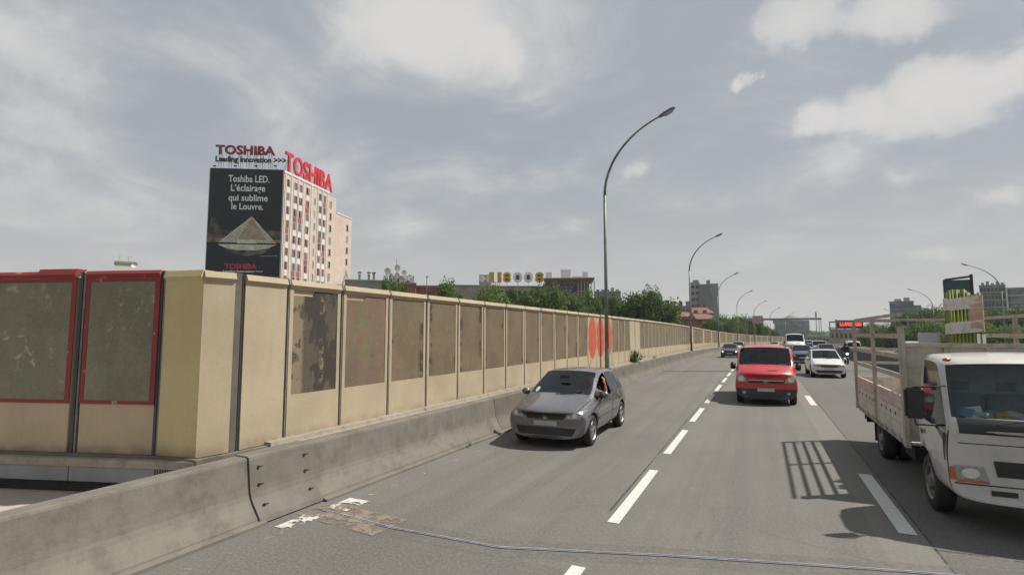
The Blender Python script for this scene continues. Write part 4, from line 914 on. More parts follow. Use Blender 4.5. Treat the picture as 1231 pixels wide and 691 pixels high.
        fp([(.06, 1.13), (.38, 1.13), (.38, 1.16), (.06, 1.16)], 'bonnet_vent', 'blackp', off=.006)
        for sd_ in ('left', 'right'):
            for y0 in (-1.35, -.24, .85):
                yy = y0 * sy; proj_patch(bv, [(yy, .3), (yy + .014, .3), (yy + .014, 1.12 * sz), (yy, 1.12 * sz)], 'door_seam', MT['darkint'], e, sd_, .003, (1, 10))
            proj_patch(bv, [(-.45 * sy, 1.0 * sz), (-.45 * sy + .2, 1.0 * sz), (-.45 * sy + .2, 1.04 * sz), (-.45 * sy, 1.04 * sz)], 'door_handle', MT['blackp'], e, sd_, .02, (6, 2))
        for s in (1, -1):
            MB().tube([(s * .45 - .1, -1.70 * sy, 1.315 * sz), (s * .45 + .35, -1.52 * sy, 1.37 * sz)], .010, 5).build('wiper', MT['blackp'], e)
            fp([(s * .80, .75), (s * .90, .75), (s * .89, 1.15), (s * .80, 1.15)], 'tail_light', 'redl', face='rear', off=.01)
            if away: fp([(s * .08, 1.2), (s * .66, 1.2), (s * .60, 1.62), (s * .08, 1.62)], 'rear_window', 'glassf', face='rear', off=.006)
        fp([(-.26, .5), (.26, .5), (.26, .62), (-.26, .62)], 'rear_plate', 'plate', face='rear', off=.012)
    return e, bv
# ---- the grey hatchback
GY = 12.62; GX = -4.22
golf, gb = car('hatch', rd(GX, GY), 0, paint('dark grey metallic', (.17, .17, .182), .22, .06, .5), 'grey hatchback in the left lane with its driver window open', 'car', name='hatchback_car', glassm=MT['glass'], scale=(1, 1, 1.03))
def emblem(parent, bv, cx_, cz_, r, kind):
    e = proj_patch(bv, {'e': (cx_, cz_, r, r)}, 'emblem', MT['steelcap'], parent, off=.012)
    if kind == 'ring':
        pts = [(-.6, .75), (-.28, -.7), (0, .0), (.28, -.7), (.6, .75)]
        for a, b in zip(pts[:-1], pts[1:]):
            ax, az = cx_ + a[0] * r * .8, cz_ + a[1] * r * .8; bx, bz = cx_ + b[0] * r * .8, cz_ + b[1] * r * .8; w = r * .09
            proj_patch(bv, [(ax - w, az), (ax + w, az), (bx + w, bz), (bx - w, bz)], 'emblem_stroke', MT['chrome'], e, off=.018, n=(1, 4))
    else:
        proj_patch(bv, [(cx_ - r * .75, cz_ - r * .25), (cx_ + r * .3, cz_ + r * .02), (cx_ + r * .75, cz_ + r * .28), (cx_ - r * .3, cz_ + r * .05)], 'emblem_stroke', MT['chrome'], e, off=.018, n=(4, 2))
emblem(golf, gb, 0, .635, .062, 'ring')
driver(golf, rd(GX, GY) + Vector((.43, .10, .54)), 'driver of the grey hatchback in pink with an elbow at the open window', MT['pinkshirt'], True)
# the driver's window is down: drop that pane to a sliver
panes = sorted([o for o in golf.children if o.name.startswith('side_window')], key=lambda o: (-sum(v.co.x for v in o.data.vertices) / len(o.data.vertices), sum(v.co.y for v in o.data.vertices) / len(o.data.vertices)))
drv = panes[0]; bm = bmesh.new(); bm.from_mesh(drv.data)
bmesh.ops.delete(bm, geom=[f for f in bm.faces if f.calc_center_median().y > -.62 and f.calc_center_median().z > .93], context='FACES'); bm.to_mesh(drv.data); bm.free(); drv['label'] = 'driver window wound down'
st_ = proj_patch(gb, {'e': (-.58, 1.09, .05, .05)}, 'sticker', simple('sticker green', (.45, .6, .45), .5), golf, off=.004)
# ---- red van
rv, rb_ = car('van', rd(.08, 22.15), 0, MT['redp'], 'red panel van with dark bumper driving in the middle lane', 'van', name='panel_van', wheels='steel', lamps_on=False, scale=(1.0, 1, 1.0))
emblem(rv, rb_, 0, .79, .085, 'bolt')
m = MB()
for s in (1, -1): m.tube([(s * .70, -.75, 1.93), (s * .70, 1.9, 1.99)], .018, 6)
m.build('roof_rail', MT['blackp'], rv)
# ---- other traffic, oncoming side
LB = 'driving towards the camera'
car('hatch', rd(3.2, 35.4), R(2), MT['whitep'], 'small white hatchback with black lower grille in the lane right of the red van', 'car', scale=(.95, .96, 1.0), name='hatchback_car', glassm=MT['glassd'])
car('hatch', rd(-3.12, 63.0), hd(63), MT['blackpaint'], 'black car with headlights on, farthest left lane ahead of the wall bend', 'car', scale=(1.0, 1.02, 1.0), detail=1, name='hatchback_car', lamps_on=True, glassm=MT['glassf'])
car('hatch', rd(-3.0, 80), hd(80), MT['whitep'], 'white people carrier half hidden behind the black car', 'car', scale=(1.04, 1.04, 1.13), detail=1, name='people_carrier', glassm=MT['glassf'])
car('sedan', rd(3.05, 52), hd(52), MT['bluep'], 'dark blue car between the red van and the small white hatchback', 'car', detail=1, name='saloon_car', glassm=MT['glassf'], scale=(1, 1, 1.02))
car('van', rd(3.55, 72), hd(72), MT['whitep'], 'tall white delivery van with a raised roof behind the dark blue car', 'van', scale=(1.08, 1.2, 1.36), detail=1, name='delivery_van', glassm=MT['glassf'])
car('hatch', rd(.35, 128), hd(128), MT['whitep'], 'small white car seen just above the roof of the red van', 'car', detail=1, name='hatchback_car', glassm=MT['glassf'], scale=(1, 1, 1.05))
car('hatch', rd(6.0, 92), hd(92), MT['palep'], 'pale grey car behind the white hatchback, left of the dark saloon', 'car', detail=1, name='hatchback_car', glassm=MT['glassf'])
car('hatch', rd(4.6, 122), hd(122), MT['whitep'], 'white car in the queue under the gantry, behind the pale grey car', 'car', detail=1, name='people_carrier', glassm=MT['glassf'], scale=(1, 1, 1.15))
car('sedan', rd(6.2, 66), hd(66), MT['golfp'], 'dark grey saloon directly behind the small white hatchback roof', 'car', detail=1, name='saloon_car', glassm=MT['glassf'], scale=(1.02, 1, 1.02))
car('van', rd(6.9, 84), hd(84), MT['palep'], 'grey van behind the motorcycle rider', 'van', detail=1, name='panel_van', glassm=MT['glassf'], scale=(.92, .9, .95))
car('hatch', rd(2.3, 150), hd(150), MT['silverp'], 'distant silver car low between the delivery van and the gantry post', 'car', detail=1, name='hatchback_car', glassm=MT['glassf'])
car('hatch', rd(6.3, 168), hd(168), MT['whitep'], 'distant white car farthest away beside the gantry post', 'car', detail=1, name='hatchback_car', glassm=MT['glassf'])
car('hatch', rd(-.3, 172), hd(172), MT['golfp'], 'tiny grey car far ahead in the middle lane over the red van roof', 'car', detail=1, name='hatchback_car', glassm=MT['glassf'])
car('hatch', rd(3.3, 106), hd(106), MT['redp'], 'small reddish car half hidden behind the tall white delivery van', 'car', detail=1, name='hatchback_car', glassm=MT['glassf'])
car('van', rd(6.6, 134), hd(134), MT['whitep'], 'distant white van in the rightmost lane before the gantry', 'van', detail=1, name='panel_van', glassm=MT['glassf'])
car('hatch', rd(3.2, 196), hd(196), MT['whitep'], 'tiny white car past the gantry in the long queue', 'car', detail=1, name='hatchback_car', glassm=MT['glassf'])
car('sedan', rd(6.4, 112), hd(112), MT['bluep'], 'dark car in the rightmost lane behind the grey van', 'car', detail=1, name='saloon_car', glassm=MT['glassf'])
# ---- other carriageway, seen from behind
car('van', rd(11.6, 92), hd(92), MT['whitep'], 'white van seen from the rear with two dark rear windows beyond the median', 'van', detail=1, name='panel_van', glassm=MT['glassf'], away=True, scale=(.95, .9, .95))
car('van', rd(11.8, 57), hd(57), MT['palep'], 'pale blue grey van beyond the median, seen through the truck cage', 'van', detail=1, name='panel_van', glassm=MT['glassf'], away=True, scale=(.98, .95, .95))
car('hatch', rd(12.4, 41), hd(41), MT['silverp'], 'silver off road car beyond the median, behind the rear truck post', 'car', detail=1, name='estate_car', glassm=MT['glassf'], away=True, scale=(1.03, 1.05, 1.15))
car('hatch', rd(15.6, 52), hd(52), MT['silverp'], 'silver car in the second lane beyond the median, seen under the top cage rail', 'car', detail=1, name='hatchback_car', glassm=MT['glassf'], away=True)
car('van', rd(18.6, 47), hd(47), MT['whitep'], 'white van roof showing over the truck headboard, left of the wrapped stakes', 'van', detail=1, name='panel_van', glassm=MT['glassf'], away=True, scale=(1, 1, 1.0))
# ---- motorcycle with its rider
mc = empty('motorcycle', rd(6.25, 51.5), 0, 'dark motorcycle riding along the median beside the white hatchback', 'motorcycle')
for y, r in ((-.72, .30), (.72, .31)):
    w_ = empty('wheel', (0, y, r)); w_.parent = mc
    t = MB().lathe([(-.05, r * .72), (-.06, r * .9), (0, r), (.06, r * .9), (.05, r * .72)], 20, 'x').build('tyre', MT['rubber'], w_, smooth=True)
    m = MB(); m.lathe([(-.04, r * .74), (.04, r * .74)], 18, 'x')
    for k in range(5): a = 2 * math.pi * k / 5; m.box((0, math.sin(a) * r * .36, math.cos(a) * r * .36), (.02, .03, r * .72), rx=-a)
    m.build('rim', MT['alloy'], w_)
MB().ball((0, -.28, .78), (.26, .42, .26), 14, 10).build('fairing', MT['blackpaint'], mc, smooth=True); MB().box((0, -.58, 1.06), (.34, .03, .32), rx=-.5).build('windshield', MT['glassd'], mc, bevel=.01)
MB().box((0, .35, .80), (.28, .75, .12)).build('saddle', MT['seat'], mc, bevel=.04); MB().box((0, .05, .48), (.30, .5, .34)).build('engine', MT['steelcap'], mc, bevel=.05)
MB().tube([(-.09, -.72, .3), (-.09, -.45, .95)], .025, 6).build('fork', MT['chrome'], mc); MB().tube([(.09, -.72, .3), (.09, -.45, .95)], .025, 6).build('fork', MT['chrome'], mc)
MB().tube([(-.36, -.38, 1.0), (0, -.45, 1.02), (.36, -.38, 1.0)], .014, 6).build('handlebar', MT['blackp'], mc); MB().ball((0, -.70, .82), (.09, .05, .08), 10, 8).build('headlight', MT['headlamp'], mc, smooth=True)
MB().tube([(.17, .1, .35), (.2, .8, .45)], [.04, .055], 8).build('exhaust', MT['chrome'], mc)
rp = empty('person', rd(6.25, 51.6) + Vector((0, .12, .90)), 0, 'motorcycle rider in dark jacket and helmet leaning on the handlebars', 'person')
V = [(0, 0, 0), (0, -.06, .22), (0, -.14, .42), (0, -.17, .54)]; Rr = [(.17, .13), (.16, .12), (.21, .13), .06]; E_ = [(0, 1), (1, 2), (2, 3)]
for s in (1, -1):
    b = len(V); V += [(s * .17, -.1, -.02), (s * .22, -.34, -.12), (s * .2, -.12, -.52), (s * .2, -.26, -.60)]; Rr += [.10, .075, .055, .045]; E_ += [(0, b), (b, b + 1), (b + 1, b + 2), (b + 2, b + 3)]
    b = len(V); V += [(s * .23, -.16, .42), (s * .34, -.30, .22), (s * .33, -.50, .12)]; Rr += [.07, .055, .042]; E_ += [(2, b), (b, b + 1), (b + 1, b + 2)]
skinned('body', V, E_, Rr, MT['darkjacket'], rp)
for s in (1, -1):
    v, ed, rr = hand(rp, (s * .33, -.48, .12), (0, -1, -.1), (0, 0, 1), 1.1); skinned('glove', v, ed, rr, MT['darkjacket'], rp)
head_mesh((0, -.22, .68)).build('head', MT['skin'], rp, smooth=True); MB().ball((0, -.20, .70), (.125, .15, .15), 14, 10).build('helmet', MT['helmet'], rp, smooth=True); MB().ball((0, -.27, .70), (.10, .09, .06), 12, 8).build('visor', MT['glassd'], rp, smooth=True)

# ---- flatbed truck with stake sides
TX = 3.0
tk = empty('flatbed_truck', rd(TX, 10.2), 0, 'dirty white flatbed truck with slatted cage sides, cut by the right picture edge', 'truck')
TW = MT['whited']; TC = 9.10
cabm, cb = shell(scaled(CAB, 1.02, 1, 1), cab_mat, [(.17, .40)], 2, ((3, .3), (4, .6), (6, .4)), .44, .95)
ct = Matrix.Translation((0, TC - 10.2, 0)); cabm.transform(ct)
bm = bmesh.new(); bm.from_mesh(cabm); cb = BVHTree.FromBMesh(bm); bm.free()
cabo = split_shell(cabm, tk, {'paint': TW, 'screen': MT['glassc'], 'sidewin': MT['glassc'], 'rearwin': MT['glassc'], 'trim': MT['bumper']}, NM, 'cab')
oy = TC - 10.2
def tp(pts, nm, mt, par=tk, **k): return proj_patch(cb, pts, nm, MT[mt] if isinstance(mt, str) else mt, par, **k)
tp([(-.88, 1.20), (.88, 1.20), (.885, 1.375), (-.885, 1.375)], 'scuttle_panel', 'blackp', off=.006, n=(20, 3))
tp([(-.55, .72), (.55, .72), (.58, .90), (-.58, .90)], 'grille', 'blackp', off=.008, n=(12, 3))
for s in (1, -1):
    h = tp([(s * .63, .66), (s * .95, .66), (s * .95, .82), (s * .67, .82)], 'headlight', 'reflect', off=.012, n=(8, 4)); tp({'e': (s * .80, .74, .085, .06)}, 'lens', 'clear', h, off=.022)
    tp([(s * .935, .655), (s * .985, .655), (s * .985, .80), (s * .95, .80)], 'indicator', 'orange', off=.02, n=(4, 4)); tp([(s * .63, .632), (s * .93, .632), (s * .93, .662), (s * .63, .662)], 'indicator', 'orange', off=.018, n=(6, 1))
tp([(-.95, .605), (.95, .605), (.95, .618), (-.95, .618)], 'bumper_gap', 'darkint', off=.01, n=(20, 1))
tp([(-.62, .50), (-.38, .50), (-.38, .56), (-.62, .56)], 'bumper_slot', 'blackp', off=.012); tp([(.38, .50), (.62, .50), (.62, .56), (.38, .56)], 'bumper_slot', 'blackp', off=.012)
tp([(-.9, 1.08), (.9, 1.08), (.9, 1.09), (-.9, 1.09)], 'front_panel_seam', 'darkint', off=.004, n=(20, 1)); tp([(-.26, .48), (.26, .48), (.26, .59), (-.26, .59)], 'number_plate', 'plate', off=.02)
for sd_ in ('left', 'right'):
    for yy in (-.86 + oy, .26 + oy): proj_patch(cb, [(yy, .55), (yy + .014, .55), (yy + .014, 1.22), (yy, 1.22)], 'door_seam', MT['darkint'], tk, sd_, .004, (1, 8))
    proj_patch(cb, [(oy + .08, 1.02), (oy + .22, 1.02), (oy + .22, 1.08), (oy + .08, 1.08)], 'door_handle', MT['blackp'], tk, sd_, .02, (5, 2))
    proj_patch(cb, [(oy - .84, .86), (oy - .80, .86), (oy - .78, 1.18), (oy - .84, 1.18)], 'door_grab', MT['blackp'], tk, sd_, .02, (2, 5))
MB().ball((-.86, oy - .52, 2.06), (.05, .04, .025), 8, 6).build('roof_marker', MT['orange'], tk); MB().ball((.86, oy - .52, 2.06), (.05, .04, .025), 8, 6).build('roof_marker', MT['orange'], tk)
for s in (1, -1):   # bracketed square mirrors
    xo = s * 1.30; yo = oy - .86
    h = MB().box((xo, yo, 1.53), (.20, .08, .38)).build('wing_mirror', MT['blackp'], tk, bevel=.025)
    MB().box((xo, yo + .038, 1.50), (.14, .006, .33)).build('mirror_glass', MT['chrome'], h)
    MB().tube([(s * .93, oy - .66, 1.74), (s * 1.08, yo + .02, 1.74), (xo, yo, 1.73), (xo, yo, 1.66)], .012, 6).build('mirror_arm', MT['blackp'], h); MB().tube([(xo, yo, 1.33), (xo, yo, 1.27), (s * 1.10, yo + .02, 1.27), (s * .97, oy - .72, 1.26)], .012, 6).build('mirror_arm', MT['blackp'], h)
for s, x0 in ((1, -.55), (1, .15)): MB().tube([(x0, oy - 1.0, 1.335), (x0 + .10, oy - .985, 1.36), (x0 + .55, oy - .93, 1.42)], .011, 5).build('wiper', MT['blackp'], tk)
m = MB(); m.b2(-.88, .88, oy - .85, oy + .45, .60, .72); m.box((0, oy - .62, 1.20), (1.7, .42, .28)); m.build('cab_interior', MT['seat'], tk, bevel=.02)
MB().box((0, oy + .46, 1.5), (1.5, .04, .9)).build('cab_back_lining', MT['lining'], tk)
for x in (-.5, 0, .5): seat(tk, x, oy + .10, .88, 'seatl')
q = [(.5 + .2 * math.cos(2 * math.pi * k / 16), oy - .42 + .2 * math.sin(2 * math.pi * k / 16) * .8, 1.36 + .2 * math.sin(2 * math.pi * k / 16) * .5) for k in range(17)]
MB().tube(q, .015, 6, False).build('steering_wheel', MT['blackp'], tk)
random.seed(21)
GC = 'papers and packets on the truck dashboard'
items = [(-.74, 'bluepl', 'blue packet at the left end of the truck dashboard'), (-.60, 'paper', 'crumpled white paper beside the blue packet'), (-.45, 'greenp', 'green packet on the truck dashboard'), (-.28, 'paper', 'folded newspaper in the middle of the truck dashboard'), (-.12, 'redpk', 'red packet lying on the newspaper'), (.06, 'paper', 'stack of printed leaflets on the truck dashboard'), (.24, 'greenp', 'green leaflet on the truck dashboard right side'), (.42, 'paper', 'pale papers at the right end of the truck dashboard'), (-.67, 'white', 'small white card leaning between the blue packet and the crumpled paper'), (-.37, 'yellow', 'small yellow box beside the folded newspaper on the dashboard'), (-.02, 'bluel', 'dark blue folder lying on the truck dashboard'), (.15, 'redpk', 'small red box between the leaflets and the green leaflet')]
for x, mt, lb in items:
    o = MB().box((0, 0, 0), (random.uniform(.14, .22), random.uniform(.09, .15), random.uniform(.03, .15)), rz=random.uniform(-.8, .8), rx=random.uniform(-.5, .2), ry=random.uniform(-.25, .25)).build('packet' if mt != 'paper' else 'paper_stack', MT[mt], None, bevel=.006)
    o.location = rd(TX, 10.2) + Vector((x, oy - .68 + random.uniform(-.06, .03), 1.41)); tag(o, lb, 'packet' if mt != 'paper' else 'papers', GC)
for y, s in ((oy + .17, 1), (oy + .17, -1)): wheel(tk, s * .86, y, .37, .21, 'steel')
for s in (1, -1):
    wheel(tk, s * .86, 12.62 - 10.2, .37, .21, 'steel'); wheel(tk, s * .60, 12.62 - 10.2, .37, .21, 'steel')
# chassis, tank
m = MB()
for s in (1, -1): m.b2(s * .36 - .04, s * .36 + .04, oy + .3, 4.25, .50, .66)
for y in (.4, 1.2, 2.05, 3.0, 4.1): m.b2(-.36, .36, y - .04, y + .04, .52, .62)
m.build('chassis', MT['darkint'], tk)
MB().lathe([(-.62, 0), (-.62, .06), (.62, .06), (.62, 0)], 12, 'x', (0, 2.42, .37)).build('rear_axle', MT['darkint'], tk)
MB().b2(-.86, -.5, .25, .95, .36, .62).build('fuel_tank', MT['darkint'], tk, bevel=.04); MB().b2(-.92, .92, 4.15, 4.22, .42, .54).build('underrun_bar', MT['blackp'], tk)
for s in (1, -1): MB().b2(s * .86 - .11, s * .86 + .11, 2.95, 2.965, .22, .62).build('mudflap', MT['rubber'], tk); MB().b2(s * .80 - .15, s * .80 + .15, 4.225, 4.24, .48, .58).build('tail_light', MT['redl'], tk)
BX, YF, YR = 1.03, -.12, 4.32
for k in range(8):
    x0 = -BX + .05 + k * (2 * BX - .1) / 8; MB().b2(x0 + .004, x0 + (2 * BX - .1) / 8 - .004, YF, YR, .70, .74).build('floor_plank', MT['plank'], tk)
MB().b2(-BX, -BX + .045, YF, YR, .66, .75).build('side_rail', MT['postw'], tk); MB().b2(BX - .045, BX, YF, YR, .66, .75).build('side_rail', MT['postw'], tk)
for s in (1, -1):
    for j, (z0, z1, mt) in enumerate(((.755, .97, 'plank'), (.978, 1.20, 'plank'), (1.208, 1.42, 'plankred'))):
        MB().b2(s * BX - .018, s * BX + .018, YF + .1, 2.02, z0, z1).build('dropside_board', MT[mt if s < 0 else 'plank'], tk); MB().b2(s * BX - .018, s * BX + .018, 2.10, YR - .05, z0, z1).build('dropside_board', MT[mt], tk)
    for z in (1.72, 2.03, 2.35):
        MB().b2(s * BX - .012, s * BX + .012, YF + .1, YR - .03, z - .04, z + .04).build('cage_slat', MT['rail'], tk)
    MB().b2(s * BX - .02, s * BX + .02, YF, YR, 2.665, 2.715).build('top_rail', MT['rail'], tk)
    for y, zt in ((2.06, 2.66), (YR - .02, 2.66)): MB().b2(s * BX - .03 + s * .032, s * BX + .03 + s * .032 - s * .004, y - .03, y + .03, .70, zt).build('cage_post', MT['rail'], tk)
    MB().b2(s * BX - .035, s * BX + .035, YF - .05, YF + .09, .66, 2.50).build('corner_post', MT['postw'], tk, bevel=.004)
    for y in (.3, .8, 1.35, 1.85, 2.5, 3.1, 3.7, 4.1):
        MB().b2(s * BX + s * .019, s * BX + s * .03, y - .03, y + .03, .68, .80).build('hinge', MT['postw'], tk)
    for y in (.5, .85, 1.2, 1.6, 2.4, 2.8, 3.2, 3.6, 4.0): MB().box((s * BX + s * .022, y, 1.09), (.012, .07, .02), rx=.5).build('rope_hook', MT['darkint'], tk)
for z0, z1, nm in ((1.70, 1.76, 'cage_slat'), (2.0, 2.06, 'cage_slat'), (2.665, 2.715, 'top_rail')): MB().b2(-BX + .03, BX - .03, YR - .01, YR + .02, z0, z1).build(nm, MT['rail'], tk)
for z0, z1 in ((.755, 1.08), (1.088, 1.42)): MB().b2(-BX + .04, BX - .04, YR, YR + .035, z0, z1).build('tailboard', MT['plank'], tk)
for z0, z1 in ((.755, 1.12), (1.124, 1.50), (1.504, 1.87), (1.874, 2.18)): MB().b2(-BX + .04, BX - .04, YF - .02, YF + .015, z0, z1).build('headboard_panel', MT['postw'], tk)
MB().b2(-BX + .036, BX - .036, YF - .035, YF + .03, 2.184, 2.245).build('headboard_rail', MT['rail'], tk)
for x in (-.5, 0, .5): MB().b2(x - .025, x + .025, YF - .05, YF - .022, .75, 2.18).build('headboard_stiffener', MT['postw'], tk)
# load: bundle of green stakes standing upright in film, framed mesh panel on top
def off(x, y, z): return rd(TX, 10.2) + Vector((x, y, z))
bun = empty('stake_bundle', off(.07, 1.0, .745), 0, 'upright bundle of green stakes wrapped in film standing on the truck bed', 'stake bundle')
bun.scale = (.88, 1, 1); random.seed(5); k = 0
for i in range(9):
    for j in range(3):
        x = -.235 + i * .055 + random.uniform(-.006, .006); y = -.08 + j * .07; h = 2.35 + random.uniform(-.05, .03) - (.06 if i > 5 else 0)
        MB().tube([(x, y, 0), (x + random.uniform(-.01, .01), y, h)], .027, 7).build('stake', MT['bamboo'], bun, smooth=True)
def band(z0, z1, x0, x1, mt, nm, t=.012):
    m = MB(); P = [(x0 - .02, -.12), (x1 + .02, -.12), (x1 + .045, -.08), (x1 + .045, .09), (x1 + .02, .12), (x0 - .02, .12), (x0 - .045, .09), (x0 - .045, -.08)]
    n = len(P); vs = []
    zs = [z0 + (z1 - z0) * i / 5 for i in range(6)]
    for zi, z in enumerate(zs):
        for p in P: q = random.uniform(.985, 1.03); vs.append((p[0] * q, p[1] * q, z + random.uniform(-.015, .015) + (p[0] * .10 if mt == 'wrap' else 0)))
    fs = [(i * n + a, i * n + (a + 1) % n, (i + 1) * n + (a + 1) % n, (i + 1) * n + a) for i in range(5) for a in range(n)]
    m.add(vs, fs).build(nm, MT[mt], bun, fix=False)
band(2.06, 2.25, -.235, .20, 'wrap', 'film_wrap'); band(1.66, 1.84, -.235, .20, 'wrap', 'film_wrap'); band(1.68, 2.28, .07, .215, 'cardboard', 'card_sleeve')
MB().b2(.12, .17, -.135, -.125, 1.48, 1.64).build('white_tag', MT['white'], bun); MB().b2(.20, .25, -.135, -.125, 1.46, 1.63).build('white_tag', MT['white'], bun)
wf = empty('framed_screen', off(.12, 1.40, .745), R(-4), 'dark framed glass screen standing behind the wrapped green stakes', 'framed panel')
for b_ in ((-.20, -.17, 0, 2.58), (.17, .205, 0, 2.66)): MB().b2(b_[0], b_[1], -.02, .02, b_[2], b_[3]).build('frame_upright', MT['bumper'], wf)
for z in (2.58, 1.9, 0.05): MB().box((-.0, 0, z + .02), (.35, .035, .035), ry=-.12).build('frame_rail', MT['bumper'], wf)
MB().b2(-.17, .17, -.004, .004, .08, 2.57).build('pane', MT['glasst'], wf)
gb_ = MB().b2(-.15, .15, -.02, .02, 0, 1.66).build('grey_board', MT['palep']); gb_.location = off(-.38, 1.2, .745); gb_.rotation_euler = (0, 0, .06); tag(gb_, 'plain grey board standing left of the wrapped green stakes', 'board')
# ------------------------------------------------------------------ writing
def text_mesh(s, size, bold=.0, ext=.0, align='CENTER', sx=1.0):
    c = bpy.data.curves.new('t', 'FONT'); c.body = s; c.size = size; c.offset = bold; c.extrude = ext; c.align_x = align; c.resolution_u = 3
    o = bpy.data.objects.new('t', c); C.objects.link(o); o.scale = (1, 1, 1); bpy.context.view_layer.update()
    m = evaluated(o); bpy.data.objects.remove(o); bpy.data.curves.remove(c)
    if sx != 1: m.transform(Matrix.Diagonal((sx, 1, 1, 1)))
    return m
def bounds(m): 
    xs = [v.co.x for v in m.vertices]; ys = [v.co.y for v in m.vertices]; return min(xs), max(xs), min(ys), max(ys)
def fit_text(s, W_, H_, bold, ext):        # text centred in x, standing on y = 0, stretched to W_ x H_
    m = text_mesh(s, 1, bold, ext); a, b, c_, d = bounds(m); m.transform(Matrix.Translation((-(a + b) / 2, -c_, 0))); m.transform(Matrix.Diagonal((W_ / (b - a), H_ / (d - c_), 1, 1))); return m
def wall_matrix(o_, ex, up=Vector((0, 0, 1))):  # local x along ex, y up, z out of the wall
    ez = ex.cross(up).normalized(); return Matrix(((ex.x, up.x, ez.x, o_.x), (ex.y, up.y, ez.y, o_.y), (ex.z, up.z, ez.z, o_.z), (0, 0, 0, 1)))
# ------------------------------------------------------------------ tower with the advertisement
ZT = at(342, 204, 105).z
Pn = at(342, 204, 105); Pl = at(254, 201.5, 103.7); Pr = at(423, 256, 132)
base = Vector((Pn.x, Pn.y, -9)); 
e1 = Vector((Pn.x - Pl.x, Pn.y - Pl.y, 0)); BW = e1.length; e1.normalize()       # along the board, to the right
e2 = Vector((at(423, 256, 132).x - Pn.x, at(423, 256, 132).y - Pn.y, 0)); BL = e2.length; e2.normalize()
tw = empty('tower_block', base, 0, 'pink tower block with red rooftop letters and a black advertisement covering its end wall', 'building')
H = ZT + 9
B = Matrix(((-e1.x, e2.x, 0, 0), (-e1.y, e2.y, 0, 0), (0, 0, 1, 0), (0, 0, 0, 1)))   # local: x leftwards along the end wall, y back along the side
fr = (at(404, 230, 121).xy - Pn.xy).length   # where the roof steps
MB().b2(0, BW, 0, fr, 0, H - .6).build('wall', MT['pink'], tw, B)
MB().b2(.02, BW - .4, fr, fr + 3.2, 0, H - 1.0).build('stair_tower', MT['pink'], tw, B)
MB().b2(0.0, BW - .5, fr + 3.202, BL, 0, H - 4.4).build('wall', MT['pink'], tw, B)
m = MB(); m.b2(-.12, BW + .1, -.12, fr, H - .598, H - .1); m.build('parapet', MT['pinkw'], tw, B)
MB().b2(-.1, BW - .5, fr + 3.3, BL + .1, H - 4.398, H - 4.1).build('parapet', MT['pinkw'], tw, B)
FL = 2.82
def windows(cols, z_top, nfl, y0_, pan=True):
    for (ya, yb, kind) in cols:
        for f in range(nfl):
            zt = z_top - f * FL
            w_ = MB().b2(-.05, .02, ya, yb, zt - 1.55, zt).build('window', MT['win'] if (f * 7 + int(ya * 3)) % 3 else MT['winl'], tw, B)
            fm = MB(); 
            for (a_, b_, c_, d_) in ((ya - .06, ya, zt - 1.6, zt + .06), (yb, yb + .06, zt - 1.6, zt + .06), (ya, yb, zt, zt + .06), (ya, yb, zt - 1.6, zt - 1.552)): fm.b2(-.09, -.0, a_, b_, c_, d_)
            fm.build('frame', MT['pinkw'], w_, B)
            if kind == 'pan':
                MB().b2(-.07, -.003, ya, yb, zt - FL + .10, zt - 1.62).build('spandrel_panel', MT['pinkw'] if (f * 5 + int(ya * 2)) % 4 else MT['brickpan'], tw, B)
                MB().b2(-.11, -.091, ya + (yb - ya) * (0.0 if f % 2 else .45), ya + (yb - ya) * (.55 if f % 2 else 1), zt - 1.5, zt - .02).build('shutter', MT['brickpan'], tw, B)
windows([(.9, 1.9, 'pan'), (3.3, 4.4, 'pan'), (5.1, 6.2, 'pan'), (7.6, 8.8, 'pan'), (12.6, 13.7, 'pan'), (14.3, 15.4, 'pan')], H - 1.6, 13, 0)
windows([(10.9, 11.25, 'x')], H - 3.0, 12, 0); windows([(17.2, 18.0, 'x')], H - 2.2, 13, 0); windows([(BL - 2.6, BL - 1.7, 'x')], H - 6.2, 11, 0)
# vertical white pilasters
for yy in (.4, 2.4, 4.75, 6.6, 9.6, 12.1, 14.0, 16.0): MB().b2(-.14, -.001, yy - .09, yy + .09, 2, H - .62).build('pilaster', MT['pinkw'], tw, B)
# the advertisement hangs on the end wall
ad = empty('advertisement_board', base, 0, 'black advertisement for LED lighting with a glass pyramid hung on the tower end wall', 'billboard')
o_ = Vector((-e1.x, -e1.y, 0)) * (BW / 2); nrm_ = e1.cross(Vector((0, 0, 1))).normalized()
if nrm_.dot(Vector((0, 0, 0)) - base) < 0: nrm_ = -nrm_
def AM(x, z, d): return wall_matrix(o_ + Vector((0, 0, z)) + e1 * x + nrm_ * d, e1)
def flat(poly, d, nm, mat, par=ad, th=.02):
    m = MB().prism(poly, 0, th, 'z'); return m.build(nm, mat, par, AM(0, 0, d))
hb = BW / 2; BT = H - .15; BB = H - 21.7
def zz(y): return BT - (y - 203) / 128.0 * 21.4      # rows of the picture on the board
def xx(x): return (x - 296) / 88.0 * BW              # columns
flat([(-hb, BB), (hb - .1, BB), (hb - .1, BT), (-hb, BT)], .15, 'board', MT['night'], th=.18)
for a_ in (-hb - .1, hb - .12): flat([(a_, BB), (a_ + .12, BB), (a_ + .12, BT), (a_, BT)], .36, 'edge_strip', MT['silver'])
def M_glow(name, a, b, sc_, lo, hi):
    m = Mat(name, .6); m.col(m.mix(m.ramp(m.noise(sc_, 6, .6), lo, hi), a, b)); return m.m
warm = M_glow('printed stone', (.10, .055, .035), (.42, .27, .16), .6, .3, .7); mist = M_glow('printed cloud', (.015, .016, .022), (.22, .16, .14), .35, .35, .75)
